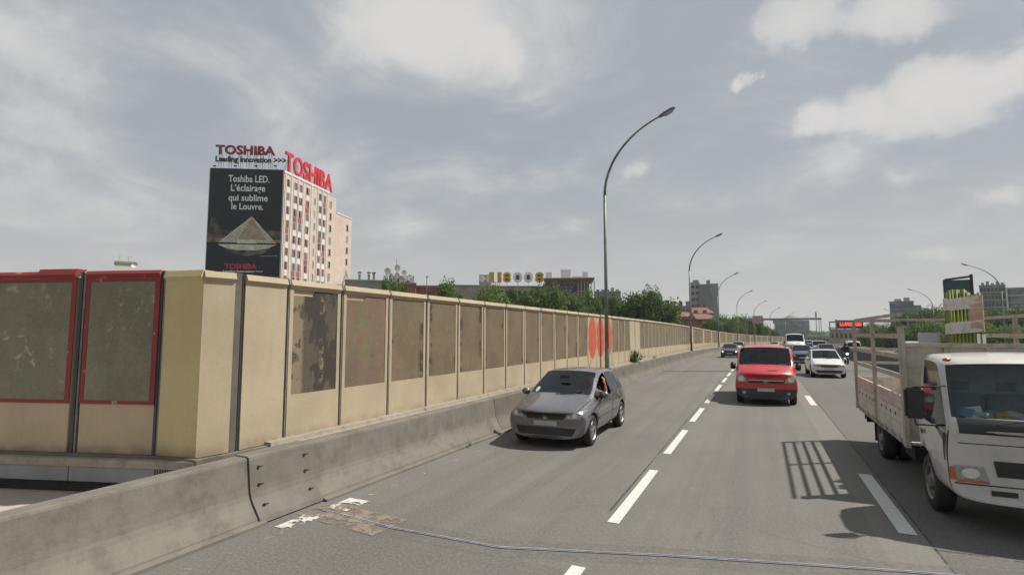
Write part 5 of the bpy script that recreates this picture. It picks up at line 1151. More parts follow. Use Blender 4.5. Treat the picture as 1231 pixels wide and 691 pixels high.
flat([(-hb + .05, zz(291)), (hb - .2, zz(291)), (hb - .2, zz(278)), (xx(327), zz(277)), (xx(268), zz(277)), (xx(262), zz(264)), (xx(256), zz(262)), (-hb + .05, zz(280))], .34, 'printed_palace', mist)
flat([(-hb + .05, zz(292)), (hb - .2, zz(292)), (hb - .2, zz(288.5)), (-hb + .05, zz(287))], .345, 'printed_palace', warm)
flat([(-hb + .05, zz(294)), (hb - .2, zz(294)), (hb - .2, zz(292)), (-hb + .05, zz(292))], .362, 'printed_shore', simple('printed black', (.006, .006, .006), .7))
pyA = (xx(304), zz(260.5)); pyL = (xx(265.5), zz(292)); pyR = (xx(334), zz(292.5))
pale = M_glow('printed pale glass', (.55, .50, .44), (.82, .78, .70), .9, .3, .7); gold = M_glow('printed gold glass', (.38, .28, .17), (.58, .46, .32), 1.0, .3, .7)
flat([pyL, pyR, pyA], .364, 'printed_pyramid', pale); flat([(xx(289), zz(289)), (xx(323), zz(289)), (xx(314), zz(277)), pyA, (xx(296), zz(274))], .388, 'printed_pyramid', gold)
for k in range(1, 16):      # lattice of the pyramid
    t = k / 16; a_ = Vector(pyL).lerp(Vector(pyR), t)
    for q in (pyL, pyR):
        b_ = Vector(q).lerp(Vector(pyA), 1 - t if q == pyR else t) if False else (Vector(pyA).lerp(Vector(pyR), t) if q == pyL else Vector(pyA).lerp(Vector(pyL), 1 - t))
        d_ = (b_ - a_); 
        if d_.length < .1: continue
        n_ = Vector((-d_.y, d_.x)).normalized() * .035
        flat([tuple(a_ - n_), tuple(a_ + n_), tuple(b_ + n_), tuple(b_ - n_)], .411, 'printed_lattice', simple('printed lattice', (.42, .36, .29), .7) if 'printed lattice' not in bpy.data.materials else bpy.data.materials['printed lattice'], th=.01)
flat([(xx(288), zz(293)), (xx(311), zz(293)), (xx(310), zz(288.5)), (xx(289), zz(288.5))], .425, 'printed_entrance', simple('printed entrance', (.7, .7, .58), .7))
flat([(xx(264.5), zz(294.2)), (xx(334.5), zz(294.2)), (xx(325), zz(298.5)), (xx(310), zz(301)), (xx(287), zz(301)), (xx(274), zz(298.5))], .364, 'printed_reflection', pale)
flat([(xx(272), zz(299)), (xx(328), zz(299)), (xx(318), zz(305)), (xx(300), zz(308)), (xx(284), zz(305))], .362, 'printed_reflection', M_glow('printed water', (.02, .022, .03), (.24, .21, .17), .7, .35, .75))
flat([(xx(315), zz(308.2)), (xx(336), zz(307.6)), (xx(336), zz(307.0)), (xx(315), zz(307.6))], .364, 'printed_line', MT['silver'])
def ad_text(s, xc, yb, w, h, mat, nm='lettering', d=.37, bold=.018):
    m = fit_text(s, w, h, bold, .01); m.transform(AM(xc, yb, d)); return link(nm, m, MT[mat], ad)
pxm = BW / 88.0
ad_text('Toshiba LED.', xx(298.5), zz(219.5), 49 * pxm, 9.0 * pxm * .98, 'white'); ad_text('L\u2019\u00e9clairage', xx(298), zz(233.0), 41 * pxm, 11.3 * pxm, 'white')
ad_text('qui sublime', xx(298.5), zz(244.6), 47 * pxm, 10.8 * pxm, 'white'); ad_text('le Louvre.', xx(298), zz(252.6), 38 * pxm, 8.2 * pxm, 'white')
ad_text('TOSHIBA', xx(293), zz(323.5), 38 * pxm, 6.8 * pxm, 'toshred', bold=.03); ad_text('Leading Innovation >>>', xx(296), zz(328.2), 47 * pxm, 3.4 * pxm, 'white', bold=.02)
# roof letters facing the road
def letters(s, p0, ex, total, h, mat, label, cat, name, depth=.25, thin=.035, group=None, supports=True, sup_h=1.0, outline=None, gap=None):
    e = empty(name, p0, 0, label, cat, group); m0 = text_mesh(s, 1, thin, 0, 'LEFT'); a, b, c_, d = bounds(m0); k = total / (b - a); kh = h / (d - c_); pos = a
    for i, ch in enumerate(s):
        if ch == ' ': continue
        mm = text_mesh(s[:i + 1], 1, thin, 0, 'LEFT'); x1 = bounds(mm)[1]
        mc_ = text_mesh(ch, 1, thin, depth / 2 / 1.0, 'LEFT'); aa, bb, cc, dd = bounds(mc_)
        mc_.transform(Matrix.Translation((x1 - bb - a, -c_, 0))); mc_.transform(Matrix.Diagonal((k, kh, 1, 1))); mc_.transform(wall_matrix(Vector((0, 0, 0)), ex))
        lt = link('letter', mc_, mat if not isinstance(mat, list) else mat[i], e)
        if supports:
            xc = (x1 - (bb - aa) / 2 - a) * k; ez = ex.cross(Vector((0, 0, 1)))
            for dx in (-.25, .25):
                q = ex * (xc + dx); sp_ = MB(); sp_.tube([q - ez * .2 + Vector((0, 0, -sup_h)), q - ez * .2 + Vector((0, 0, h * .8))], .05, 5); sp_.tube([q - ez * 1.4 + Vector((0, 0, -sup_h)), q - ez * .2 + Vector((0, 0, h * .6))], .04, 5); sp_.build('support', MT['polegrey'], e)
    return e
exf = e1.copy(); 
pf = at(259, 185.5, 104.6); pe = at(331, 187, 105.6)
letters('TOSHIBA', Vector((pf.x, pf.y, pf.z)), Vector((pe.x - pf.x, pe.y - pf.y, 0)).normalized(), (pe.xy - pf.xy).length, 1.95, MT['darkred'], 'dark red TOSHIBA rooftop letters above the advertisement', 'rooftop sign', 'rooftop_sign', sup_h=2.6)
pf = at(259, 196.5, 104.2); pe = at(344, 196.5, 105.4)
letters('Leading Innovation >>>', pf, Vector((pe.x - pf.x, pe.y - pf.y, 0)).normalized(), (pe.xy - pf.xy).length, 1.55, MT['blacklet'], 'small black Leading Innovation rooftop letters under the dark red word', 'rooftop sign', 'rooftop_sign', thin=.03, supports=False)
pf = Vector((Pn.x, Pn.y, 0)) + e2 * .2; pz = at(344, 205, 105.2).z
sg = letters('TOSHIBA', Vector((pf.x, pf.y, pz)), e2, ((at(402, 250, 120).xy - Pn.xy).length - .3) * 1.14, 4.1, MT['toshred'], 'big bright red TOSHIBA letters along the side roof edge of the tower', 'rooftop sign', 'rooftop_sign', depth=.3, thin=.018, sup_h=.1)
for x in (258, 283, 308, 331):       # floodlights on arms over the board
    p = at(x, 199.5, 103.2); fl = MB().box((0, 0, 0), (.5, .35, .22), rx=.5).build('lamp_body', MT['blackp'], None); fe = empty('floodlight', p, YAW, None, None, 'floodlights over the advertisement'); fl.parent = fe
    MB().tube([(0, 0, 0), (0, 1.0, -.6)], .04, 5).build('arm', MT['blackp'], fe); tag(fe, {258: 'leftmost small black floodlight above the advertisement', 283: 'second floodlight above the advertisement', 308: 'third floodlight above the advertisement', 331: 'rightmost floodlight above the advertisement'}[x], 'floodlight')
# ------------------------------------------------------------------ other buildings
def block(px0, px1, ytop, D, depth, mat, name, label, floors=0, cols=0, wmat='win', roof=True, base_z=-9, cat='building', fh=3.0, rot=0.0, zb=None, wsz=(.55, .55), side=True):
    fa_ = -math.atan(((px0 + px1) / 2 - CX) / FPX); a = at(px0, ytop, D); b = at(px1, ytop, D); w = (b.xy - a.xy).length * math.cos(fa_); h = a.z - base_z
    e = empty(name, (a.x, a.y, base_z), YAW + rot + fa_, label, cat); MB().b2(0, w, 0, depth, 0, h).build('wall', MT[mat], e)
    if roof: MB().b2(-.15, w + .15, -.15, depth + .15, h, h + .35).build('parapet', MT['conc'], e)
    if cols:
        cw = w / cols
        for f in range(floors):
            for c_ in range(cols):
                x = (c_ + .5) * cw; z = h - 1.0 - f * fh; ww = cw * wsz[0] / 2; wh = fh * wsz[1]
                wi = MB().b2(x - ww, x + ww, -.02, .03, z - wh, z).build('window', MT[wmat], e); MB().b2(x - ww - .05, x + ww + .05, -.09, -.0, z - wh - .12, z - wh - .005).build('sill', MT['pinkw'], wi)
        if side:
            nd_ = max(1, int(depth / cw)); cd = depth / nd_
            for f in range(floors):
                for c_ in range(nd_):
                    y = (c_ + .5) * cd; z = h - 1.0 - f * fh; ww = cd * wsz[0] / 2
                    MB().b2(w - .03, w + .02, y - ww, y + ww, z - fh * wsz[1], z).build('window', MT[wmat], e)
    return e, w, h
def roofbox(e, x, y, z, sx_, sy_, sz_, mat='conc', nm='roof_plant'): return MB().b2(x, x + sx_, y, y + sy_, z, z + sz_).build(nm, MT[mat], e)
random.seed(33)
# brown-red block with the number sign
e, w, h = block(655, 708, 337, 150, 16, 'brick', 'office_block', 'brown red office block with white roof plant right of the yellow sign', 3, 9, 'win', fh=3.4, wsz=(.8, .6))
for x, sx_, sz_ in ((.2, 2.0, 3.0), (5.0, 3.2, 4.0), (8.7, 3.0, 1.4), (12, 1.8, 3.0)): roofbox(e, x * w / 14, 3, h + .35, sx_ * w / 14, 3, sz_ * .75, 'pinkw')
MB().b2(-.5, w + 1.5, -1.0, 16, h + .352, h + .6).build('roof_slab', MT['conc'], e); MB().b2(w * .3, w * .72, -.2, -.1, h - 4.2, h - 1.8).build('banner', MT['bluel'], e)
for k in range(6): MB().b2(w * .74 + k * .9, w * .74 + k * .9 + .25, -.25, -.13, h - 5, h - .3).build('facade_rib', MT['beige'], e)
e, w, h = block(573, 655, 345, 152, 14, 'beige', 'office_block', 'low beige office block behind the trees under the number sign', 2, 12, 'win', fh=3.2)
roofbox(e, .6, 2, h + .35, 3.4, 3, 3.4, 'conc')
for k in range(2): MB().lathe([(0, 0), (.15, .6), (.25, .85), (.2, .9)], 14, 'x', (0, 0, 0)).build('dish', MT['dish'], e, Matrix.Translation((1.4 + k * 2.0, 1.2, h + 2.4)) @ Matrix.Rotation(R(-90), 4, 'Z'))
e, w, h = block(528, 575, 344, 118, 12, 'beige', 'warehouse', 'low plain beige building left of the number sign', 0, 0)
# 118 008 sign
def ring_letters(s, px0, px1, yb, D, h, label):
    p0 = at(px0, yb, D); p1 = at(px1, yb, D); ex = Vector((p1.x - p0.x, p1.y - p0.y, 0)); tot = ex.length; ex.normalize()
    e = empty('rooftop_sign', p0, 0, label, 'rooftop sign'); ez = ex.cross(Vector((0, 0, 1)))
    xs = {0: 588, 1: 598, 2: 604.5, 4: 617, 5: 629.8, 6: 643.2}; wd = {0: 6, 1: 5, 2: 10, 4: 11, 5: 11, 6: 11}
    for i, ch in enumerate(s):
        if ch == ' ': continue
        out_ = 'silver' if ch == '0' else 'yellow'; inn = 'white' if ch == '0' else 'redbr'
        for lay, (mt, thk, dd, shr) in enumerate(((out_, .015 if ch == '1' else .045, .28, 0), ('white', .02, .31, 0))):
            if ch != '0' and lay: continue
            mc_ = text_mesh(ch, 1, thk, .25 if lay == 0 else .26, 'LEFT'); a, b, c_, d = bounds(mc_)
            if lay == 0: ref = (a, b, c_, d)
            a, b, c_, d = ref; k = wd[i] * D / 640 * 1.0 / (b - a); kh = h / (d - c_)
            mc_.transform(Matrix.Translation((-a, -c_, 0))); mc_.transform(Matrix.Diagonal((k, kh, 1.0 if lay == 0 else 1.05, 1))); xo = (xs[i] - 588) * D / 640
            mc_.transform(Matrix.Translation(ex * xo) @ wall_matrix(Vector((0, 0, 0)), ex)); lt = link('letter' if lay == 0 else 'letter_face', mc_, MT[mt if not (ch == '8' and lay) else 'yellow'], e)
        xc = (xs[i] + wd[i] / 2 - 588) * D / 640
        if ch in '08':
            for zc, hh in (((h * .5, h * .40),) if ch == '0' else ((h * .30, h * .16), (h * .68, h * .16))):
                MB().b2(-.45, .45, -.40, .3, zc - hh / 2, zc + hh / 2).build('counter_panel', MT['bluel' if ch == '0' else 'redbr'], e, Matrix.Translation(ex * xc) @ Matrix(((ex.x, -ez.x, 0, 0), (ex.y, -ez.y, 0, 0), (0, 0, 1, 0), (0, 0, 0, 1))))
        MB().tube([ex * xc + Vector((0, 0, -1.4)) - ez * .3, ex * xc + Vector((0, 0, h * .5)) - ez * .3], .07, 5).build('support', MT['polegrey'], e)
ring_letters('118 008', 588, 655, 339.5, 147, 2.85, 'rooftop number sign 118 008 in yellow and white above the trees')
# low buildings further left
e, w, h = block(415, 470, 337.5, 116, 12, 'conc', 'low_building', 'low grey building with chimneys just right of the pink tower')
for x in (430, 441, 447): 
    q = (x - 415) * 116 / 640; roofbox(e, q, 1, h + .35, .5, .5, random.uniform(1, 1.6), 'conc', 'chimney'); roofbox(e, q - .15, .8, h + 1.9, .8, .8, .25, 'win', 'chimney_cap')
e, w, h = block(466, 500, 341, 118, 8, 'brick', 'mast_building', 'roof carrying a cluster of white satellite dishes right of the tower')
random.seed(9); MB().tube([(w * .3, 1, h), (w * .3, 1, h + 5.8)], .06, 5).build('mast', MT['polegrey'], e); MB().b2(.3, w - .4, .8, 1.6, h + .36, h + 1.9).build('equipment', MT['brickpan'], e)
for k, (dx, dz_, r) in enumerate(((-.0, 2.9, .75), (.9, 1.9, .6), (2.2, 3.7, .8), (2.2, 2.0, .7), (3.6, 2.7, .6), (4.0, 1.3, .7), (4.7, 1.6, .75), (5.3, 1.0, .6), (3.3, .9, .8), (1.5, 1.0, .6))):
    o = MB().lathe([(0, 0), (.12, r * .55), (.28, r * .95), (.26, r)], 14, 'x').build('dish', MT['dish'], e, Matrix.Translation((dx, random.uniform(.2, .8), h + dz_)) @ Matrix.Rotation(R(-90) + random.uniform(-.7, .7), 4, 'Z') @ Matrix.Rotation(R(random.uniform(0, 25)), 4, 'Y'))
    MB().tube([(dx, 1, h), (dx, 1, h + dz_)], .05, 5).build('dish_stand', MT['polegrey'], e)
e, w, h = block(500, 532, 344.5, 125, 8, 'brickpan', 'low_building', 'dark red flat building right of the satellite dishes', 0, 0)
lamp_p = at(513, 345, 112); e = empty('street_lamp', (lamp_p.x, lamp_p.y, -8), YAW, 'thin dark mast rising behind the wall right of the satellite dishes', 'mast'); MB().tube([(0, 0, 0), (0, 0, at(513, 332.5, 112).z + 8)], [.12, .07], 6).build('pole', MT['lamphead'], e); MB().box((.1, 0, at(513, 332.5, 112).z + 8), (.6, .3, .15)).build('lamp_head', MT['lamphead'], e)
e, w, h = block(138.5, 158, 316, 90, 3, 'pinkw', 'chimney_stack', 'small white rooftop block with two aerials over the red framed panels')
for x in (w * .22, w * .82): MB().tube([(x, 1, h), (x, 1, h + 1.5)], .025, 4).build('aerial', MT['polegrey'], e); MB().tube([(x - .3, 1, h + 1.2), (x + .3, 1, h + 1.25)], .018, 4).build('aerial_arm', MT['polegrey'], e)
MB().lathe([(0, 0), (.1, .35), (.2, .5)], 12, 'x').build('dish', MT['dish'], e, Matrix.Translation((w + .45, .2, h - .1)) @ Matrix.Rotation(R(-90), 4, 'Z'))
# middle distance
e, w, h = block(714, 746, 351, 260, 14, 'bluetower', 'distant_block', 'pale blue grey distant block between the office block and the big tree', 3, 8, 'winl', fh=3.2)
for k in range(5): roofbox(e, 1 + k * w / 5.4, 3, h + .35, 1.6, 3, random.uniform(.8, 2.2), 'conc')
e, w, h = block(797, 828, 369, 190, 12, 'conc', 'low_building', 'grey low building with a row of dark chimneys left of the grey tower', 2, 7)
for x in (.08, .16, .3, .42, .62, .68): roofbox(e, x * w, 3, h + .35, .7, .8, random.uniform(1.6, 2.4), 'win', 'chimney')
e, w, h = block(829, 841, 339.5, 262, 16, 'towerl', 'tower_slab', 'grey residential tower behind the second street lamp', 0, 0, rot=.0, roof=False)
wt = (at(863, 341, 262).xy - at(829, 341, 262).xy).length * math.cos(math.atan((846 - CX) / FPX))
MB().b2(w, w + (wt - w) * .56, -2.5, 16, 0, h - 1.2).build('slab', MT['tower'], e); MB().b2(w + (wt - w) * .56 + .01, wt, -.8, 15, 0, h - .9).build('slab', MT['towerl'], e); MB().b2(-2.2, -.02, 4, 14, 0, h - 9).build('slab', MT['conc'], e)
roofbox(e, w * .3, 2, h, w * .6, 5, 1.3, 'tower'); roofbox(e, wt * .6, 2, h - .9, 1.6, 3, 2.0, 'tower')
for f in range(10):
    for x0, x1 in ((w * .15, w * .45), (w * .6, w * .9)): MB().b2(x0, x1, -.03, .05, h - 3 - f * 3.1, h - 1.6 - f * 3.1).build('window', MT['win'], e)
    MB().b2(wt - .03, wt + .04, 2, 4, h - 3.4 - f * 3.1, h - 2 - f * 3.1).build('window', MT['win'], e)
    MB().b2(w, wt, -.9, -.78, h - 2.2 - f * 3.1, h - 2.05 - f * 3.1).build('floor_band', MT['towerl'], e) if f < 9 else None
def house(px0, px1, yt, ye, D, dep, label, mat='brick', rotx=.1):
    a = at(px0, ye, D); b = at(px1, ye, D); w = (b.xy - a.xy).length; h = a.z + 9; rh = at(px0, yt, D).z + 9 - h
    e = empty('brick_house', (a.x, a.y, -9), YAW + rotx, label, 'house'); MB().b2(0, w, 0, dep, 0, h).build('wall', MT[mat], e)
    MB().add([(-.4, -.5, h - .1), (w + .4, -.5, h - .1), (w + .4, dep + .5, h - .1), (-.4, dep + .5, h - .1), (.6, dep / 2, h + rh), (w - .6, dep / 2, h + rh)], [(0, 1, 5, 4), (2, 3, 4, 5), (1, 2, 5), (3, 0, 4), (0, 3, 2, 1)]).build('roof', MT['tile'], e)
    n = max(2, int(w / 2.2))
    for f in range(3):
        for i in range(n):
            x = (i + .5) * w / n; wi = MB().b2(x - .5, x + .5, -.03, .04, h - 2.1 - f * 2.9, h - .7 - f * 2.9).build('window', MT['win'], e); MB().b2(x - .6, x + .6, -.10, -.035, h - 2.25 - f * 2.9, h - 2.12 - f * 2.9).build('sill', MT['pinkw'], wi)
            if i % 2 == 0: MB().b2(x - .9, x + .9, -.9, -.04, h - 2.6 - f * 2.9, h - 2.45 - f * 2.9).build('balcony', MT['pinkw'], e)
    for x in (w * .25, w * .7): MB().b2(x, x + .9, dep * .55, dep * .55 + .7, h + rh * .4, h + rh + 1.2).build('chimney', MT['brickpan'], e)
    return e
house(806, 838, 374, 380, 170, 10, 'wide red roofed brick house left of the second street lamp'); house(833, 856, 369, 376, 185, 9, 'taller red roofed house before the grey tower', rotx=-.1); house(838, 864, 376.5, 383, 160, 9, 'red roofed house with balconies right of the second street lamp', 'brickpan')
# glass building closing the road
e, w, h = block(931, 972, 385.5, 330, 22, 'glassbld', 'glass_building', 'round topped pale glass building closing the end of the road', 0, 0, roof=False)
for f in range(5): MB().b2(-.3, w + .3, -.35, 22.3, h - f * 3.4 - .4, h - f * 3.4).build('floor_band', MT['conc'], e)
for k in range(21): MB().b2(k * w / 20 - .12, k * w / 20 + .12, -.5, -.36, 2, h).build('mullion', MT['winl'], e)
m = MB(); m.lathe([(0, w * .50), (1.2, w * .46), (1.4, w * .3), (2.4, w * .2), (3.6, w * .05), (3.7, 0)], 24, 'z', (w / 2, 12, h)); m.build('dome_roof', MT['tower'], e); roofbox(e, -1, 4, h - 1.5, w * .25, 8, 2.6, 'tower')
e, w, h = block(998, 1041, 397.5, 215, 20, 'beige', 'low_building', 'long low pinkish building under the electronic sign', 2, 8, 'win', fh=4, wsz=(.6, .5)); MB().b2(-.5, w + .5, -.6, 20, h + .352, h + 1.4).build('fascia', MT['pinkw'], e)
e, w, h = block(970, 1000, 404, 300, 20, 'conc', 'low_building', 'faint grey low building between the glass building and the gantry', 1, 8)
# right hand towers
e, w, h = block(1069, 1098, 363, 290, 16, 'bluetower', 'office_tower', 'square blue glass office tower above the trees behind the truck cage', 0, 0)
nf, nc = 12, 11
for f in range(nf):
    MB().b2(.1, w - .1, -.06, .0, h - 1.2 - f * 3.0, h - .75 - f * 3.0).build('floor_band', MT['tower'], e)
for c_ in range(1, nc): MB().b2(c_ * w / nc - .08, c_ * w / nc + .08, -.12, -.061, 4, h).build('mullion', MT['bluel'], e)
MB().b2(w + .01, w + 3.2, 2, 14, 0, h - 2).build('side_wing', MT['greentower'], e); roofbox(e, w * .2, 4, h + .35, w * .3, 6, 1.4); roofbox(e, w * .6, 4, h + .35, w * .25, 6, 2.0)
e, w, h = block(1177, 1208, 344, 215, 20, 'greentower', 'residential_tower', 'grey green residential tower with roof plant behind the wrapped stakes', 9, 7, 'win', fh=3.0, wsz=(.7, .5), side=False)
for f in range(9): MB().b2(w * .0, w * 1.0, -1.0, -.1, h - 2.95 - f * 3.0, h - 2.70 - f * 3.0).build('balcony', MT['conc'], e)
for k in range(5): roofbox(e, .6 + k * w / 5.2, 3, h + .35, w * .12, 3, random.uniform(.8, 1.8), 'tower')
MB().b2(w + .02, w + .5, -.5, 20, 0, h - .8).build('white_fin', MT['pinkw'], e)
p = at(1219.5, 347, 225); e = empty('residential_tower', (p.x, p.y, -9), YAW, 'rounded green tower with stacked balconies at the right picture edge', 'building')
MB().lathe([(0, 5.0), (p.z + 9, 5.0), (p.z + 9.01, 0)], 24, 'z').build('core', MT['greentower'], e)
for f in range(11): MB().lathe([(p.z + 8.6 - f * 3.0, 5.0), (p.z + 8.6 - f * 3.0, 6.0), (p.z + 9.2 - f * 3.0, 6.0), (p.z + 9.2 - f * 3.0, 5.0)], 24, 'z').build('balcony', MT['towerl'], e)
# ------------------------------------------------------------------ gantries
gt = empty('sign_gantry', rd(0, 140), hd(140), 'grey sign gantry with two lattice posts spanning the oncoming lanes', 'gantry')
for x in (-6.35, 9.0):
    p = MB(); 
    for dx in (-.22, .22): p.b2(x + dx - .05, x + dx + .05, -.06, .06, 0, 6.6)
    p.build('post', MT['gantry'], gt); q = MB()
    for k in range(10): q.tube([(x - .2, 0, .2 + k * .64), (x + .2, 0, .84 + k * .64)], .03, 4)
    q.build('lattice', MT['gantry'], gt)
MB().b2(-6.6, 9.3, -.25, .25, 6.602, 7.05).build('beam', MT['gantry'], gt); MB().b2(-5.0, -2.7, -.30, -.252, 5.9, 7.7).build('sign_panel', MT['signpink'], gt)
MB().b2(-.9, 1.3, -.30, -.252, 6.5, 6.8).build('cable_tray', MT['polegrey'], gt)
vg = empty('sign_gantry', rd(10.2, 184), hd(184), 'second gantry past the median, carrying the electronic message board', 'gantry')
MB().b2(-.15, .15, -.15, .15, 0, 7.4).build('post', MT['gantry'], vg); MB().b2(-.15, 16, -.2, .2, 7.2, 7.6).build('beam', MT['gantry'], vg); MB().b2(15.7, 16, -.15, .15, 0, 7.2).build('post', MT['gantry'], vg)
pv = at(1007.5, 394.5, 167); pw = at(1038, 394.5, 167); wv = (pw.xy - pv.xy).length; hv = at(1007.5, 385, 167).z - pv.z
vm = empty('message_board', pv, YAW, 'black electronic board lit with blurred red letters over the opposite carriageway', 'electronic sign')
MB().b2(0, wv, 0, .6, 0, hv).build('housing', MT['vms'], vm, bevel=.05); MB().b2(-.06, wv + .06, -.08, -.002, hv - .10, hv + .06).build('hood', MT['vms'], vm)
tm = fit_text('LUMIERES', wv * .86, hv * .55, .05, .02); tm.transform(wall_matrix(Vector((wv / 2, -.06, hv * .28)), Vector((1, 0, 0)))); link('lit_text', tm, MT['led'], vm)
MB().b2(-.5, -.1, .2, .5, -.5, hv + .3).build('bracket', MT['gantry'], vm); MB().b2(wv * .3, wv * .35, .601, 1.0, -.4, hv).build('bracket', MT['gantry'], vm)
p = at(982, 403, 200); e = empty('mast', (p.x, p.y, -5), 0, 'thin grey mast standing behind the gantry beam', 'mast'); MB().tube([(0, 0, 0), (0, 0, at(982, 375, 200).z + 5)], [.2, .1], 6).build('pole', MT['polegrey'], e); MB().b2(-.25, .25, -.15, .15, at(982, 381, 200).z + 5, at(982, 375, 200).z + 5).build('antenna', MT['polegrey'], e)
# ------------------------------------------------------------------ trees
def tree_meshes(seed, h, rx, rz_, nclump, nleaf, ls):
    rnd = random.Random(seed); tr = MB(); limbs = []
    tr.tube([(0, 0, 0), (rnd.uniform(-.1, .1), 0, h * .3), (rnd.uniform(-.2, .2), rnd.uniform(-.2, .2), h * .6)], [h * .030, h * .022, h * .012], 8)
    cz = h - rz_
    cl = []
    for i in range(nclump):
        while True:
            p = Vector((rnd.uniform(-1, 1), rnd.uniform(-1, 1), rnd.uniform(-1, 1)))
            if .45 < (abs(p.x) ** 2.6 + abs(p.y) ** 2.6 + abs(p.z) ** 2.6) ** (1 / 2.6) < 1: break
        f = .72 + .28 * rnd.random(); q = Vector((p.x * rx * f, p.y * rx * f, cz + p.z * rz_ * f * (1 if p.z > 0 else .8))); cl.append((q, rnd.uniform(.20, .36) * rx))
    for q, r in cl[:10]: tr.tube([(0, 0, h * rnd.uniform(.3, .5)), tuple(q.lerp(Vector((0, 0, h * .5)), .4)), tuple(q)], [h * .012, h * .008, h * .003], 5)
    vs = []; fs = []
    for q, r in cl:
        for k in range(nleaf):
            d = Vector((rnd.gauss(0, 1), rnd.gauss(0, 1), rnd.gauss(0, .75))); d = d.normalized() * r * (rnd.random() ** .4); c = q + d
            n = (d.normalized() * .8 + Vector((rnd.uniform(-1, 1), rnd.uniform(-1, 1), rnd.uniform(-.2, 1)))).normalized(); u = n.orthogonal().normalized(); u = Matrix.Rotation(rnd.uniform(0, 6.28), 3, n) @ u; v = n.cross(u); s = ls * rnd.uniform(.6, 1.3)
            b = len(vs); vs += [tuple(c - u * s), tuple(c + v * s * .6), tuple(c + u * s), tuple(c - v * s * .6)]; fs.append((b, b + 1, b + 2, b + 3))
    zm = sorted(v[2] for v in vs)[int(len(vs) * .995)]; vs = [(v[0], v[1], v[2] * h / zm) for v in vs]
    me = bpy.data.meshes.new('crown'); me.from_pydata(vs, [], fs); return tr.mesh('trunk'), me
TV = [tree_meshes(1, 11, 4.6, 4.0, 120, 190, .19), tree_meshes(2, 11, 5.2, 3.8, 140, 180, .19), tree_meshes(3, 11, 3.6, 4.4, 100, 190, .17), tree_meshes(4, 11, 5.6, 4.2, 140, 190, .21)]
lm_ = {}
def tree(px_, ytop, D, width_px, label, v, leaf='leaf', zb=-9, name='tree', group=None, squash=1.0):
    p = at(px_, ytop, D); h = p.z - zb; wv_ = width_px * D / 640; base_r = (4.6, 5.2, 3.6, 5.6)[v]
    e = empty(name, (p.x, p.y, zb), random.uniform(0, 6.28), label, 'tree', group); k = h / 11.0; kx = wv_ / 2 / (base_r * .92)
    e.scale = (kx, kx, k)
    key = (v, leaf)
    for nm, me, mt in (('trunk', TV[v][0], 'bark'), ('crown', TV[v][1], leaf)):
        kk = (v, nm, mt)
        if kk not in lm_: m2 = me.copy(); m2.materials.clear(); m2.materials.append(MT[mt]); lm_[kk] = m2
        o = bpy.data.objects.new(nm, lm_[kk]); C.objects.link(o); o.parent = e
    return e
random.seed(12)
G1 = 'trees rising behind the noise wall'
for t in [(537, 342.5, 84, 44, 'pale green bushy tree behind the wall left of the beige building', 1, 'leafl'), (592, 348, 92, 52, 'light green tree just below the yellow digits', 3, 'leafl'), (622, 351, 104, 34, 'dark small tree in the gap under the white zeros', 2, 'leafd'),
          (652, 347, 98, 60, 'tall dark tree below the last yellow digit', 0, 'leafd'), (682, 352, 104, 46, 'dark tree left of the nearest street lamp', 1, 'leafd'), (706, 354, 112, 44, 'tree immediately left of the nearest lamp pole', 3, 'leaf'), (733, 357, 118, 44, 'tree immediately right of the nearest lamp pole', 1, 'leaf'),
          (777, 352, 112, 64, 'big dark round tree standing alone right of the nearest lamp', 0, 'leafd'), (800, 366, 120, 34, 'lower right shoulder tree beside the big round tree', 2, 'leafd'), (472, 338, 80, 26, 'small pale bush under the satellite dishes', 2, 'leafl'), (418, 344.5, 72, 16, 'tiny bush top showing over the wall beside the pink tower', 0, 'leafl'), (489, 345, 84, 22, 'pale shrub right of the satellite dishes', 2, 'leafl')]:
    tree(t[0], t[1], t[2], t[3], t[4], t[5], t[6], group=G1)
G2 = 'trees along the wall far down the road'
for t in [(868, 381, 150, 34, 'pale green tree right of the red roofed houses', 1, 'leafl'), (880, 383, 165, 30, 'mid green tree between the third and fourth lamps', 3, 'leaf'), (893, 381.5, 185, 26, 'dark tree just left of the left gantry post', 0, 'leafd'), (903, 384, 205, 26, 'dark tree right of the left gantry post', 2, 'leafd'), (913, 389, 230, 22, 'green tree under the pink sign panel', 1, 'leaf'), (924, 395, 260, 20, 'farthest low tree left of the glass building', 3, 'leafd'), (852, 384, 140, 28, 'pale low tree in front of the red roofed houses', 2, 'leafl')]:
    tree(t[0], t[1], t[2], t[3], t[4], t[5], t[6], group=G2)
G3 = 'trees beyond the opposite carriageway'
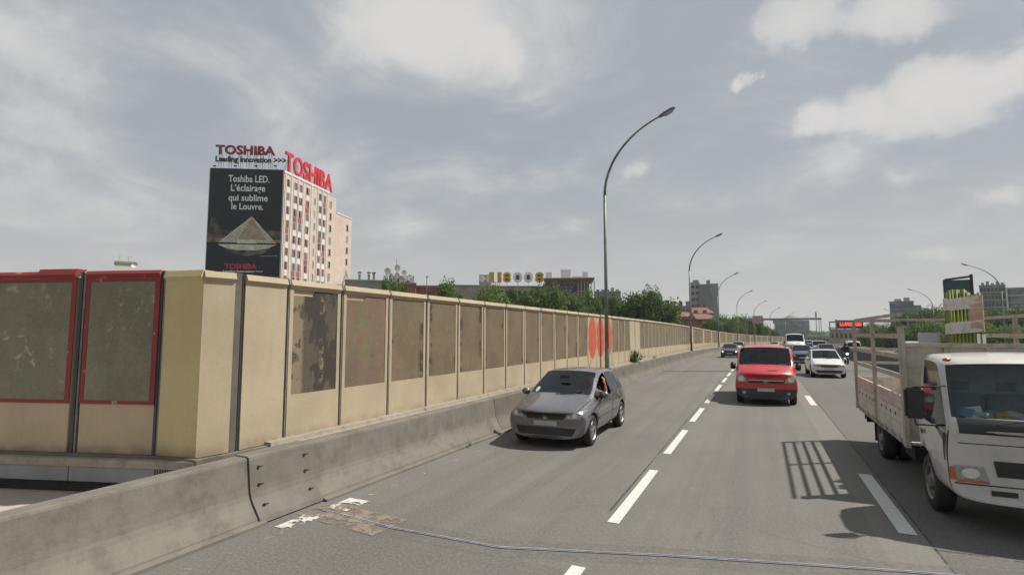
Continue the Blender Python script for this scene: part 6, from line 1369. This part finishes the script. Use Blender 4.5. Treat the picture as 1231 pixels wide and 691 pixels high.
for t in [(1047, 390, 190, 26, 'pale tree low at the left end of the right hand trees', 1, 'leafl'), (1060, 392, 165, 28, 'green tree seen through the truck cage left panel', 3, 'leaf'), (1080, 390, 150, 30, 'dark tree in front of the blue tower', 0, 'leafd'), (1098, 374, 175, 40, 'tall dark tree right of the blue tower', 1, 'leafd'), (1118, 371, 165, 40, 'tall dark tree before the second right lamp', 0, 'leafd'), (1112, 386, 120, 46, 'bright green tree low before the second right lamp', 3, 'leafl'),
          (1140, 378, 130, 50, 'tree hidden partly by the wrapped green stakes', 1, 'leaf'), (1180, 379, 135, 60, 'tree right of the wrapped green stakes', 3, 'leaf'), (1205, 375, 130, 62, 'wide dark tree below the grey green tower', 0, 'leafd'), (1232, 372, 125, 66, 'large dark tree cut by the right picture edge', 1, 'leafd'), (1195, 392, 90, 60, 'bright bush low over the truck headboard', 3, 'leafl'), (1235, 394, 88, 60, 'bright bush low at the right picture edge', 2, 'leafl'), (1275, 375, 120, 70, 'tree outside the right picture edge', 1, 'leaf'), (1160, 395, 110, 50, 'low bright bush behind the stake bundle', 1, 'leafl')]:
    tree(t[0], t[1], t[2], t[3], t[4], t[5], t[6], group=G3)
# far wooded skyline, one mass
random.seed(4); hm_ = MB(); vs = []; fs = []
for i in range(2600):
    x = random.uniform(700, 1400); D = random.uniform(420, 700); p = at(x, 404 - 4.5 * (math.sin(x * .045) * .4 + .6) * random.random(), D); s = random.uniform(1.2, 3)
    b = len(vs); u = Vector((random.uniform(-1, 1), random.uniform(-1, 1), random.uniform(-.4, .4))).normalized() * s; v = Vector((random.uniform(-.5, .5), random.uniform(-.5, .5), 1)).normalized() * s; vs += [p - u, p + v, p + u, p - v]; fs.append((b, b + 1, b + 2, b + 3))
ridge = []
hm_.add(vs, fs); 
for k in range(70):
    x0 = 690 + k * 10; D = 450; a = at(x0, 404, D); hm_.ball((a.x, a.y, -4), (9, 9, 9 + random.uniform(-2, 3)), 8, 5)
tag(hm_.build('distant_woods', MT['leafd'], fix=False), 'far wooded skyline low on the horizon', 'woods', kind='stuff')

# ------------------------------------------------------------------ haze
hzm = bpy.data.materials.new('thin city haze'); hzm.use_nodes = True; hzm.node_tree.nodes.clear()
ho = N(hzm.node_tree, 'ShaderNodeOutputMaterial'); hv_ = N(hzm.node_tree, 'ShaderNodeVolumePrincipled'); hv_.inputs['Color'].default_value = (.92, .95, 1, 1); hv_.inputs['Density'].default_value = .0002; hv_.inputs['Anisotropy'].default_value = .2
hzm.node_tree.links.new(hv_.outputs[0], ho.inputs['Volume'])
tag(MB().b2(-900, 900, -300, 1100, -10.2, 46).build('haze', hzm), kind='stuff', label='thin pale summer haze over the city')
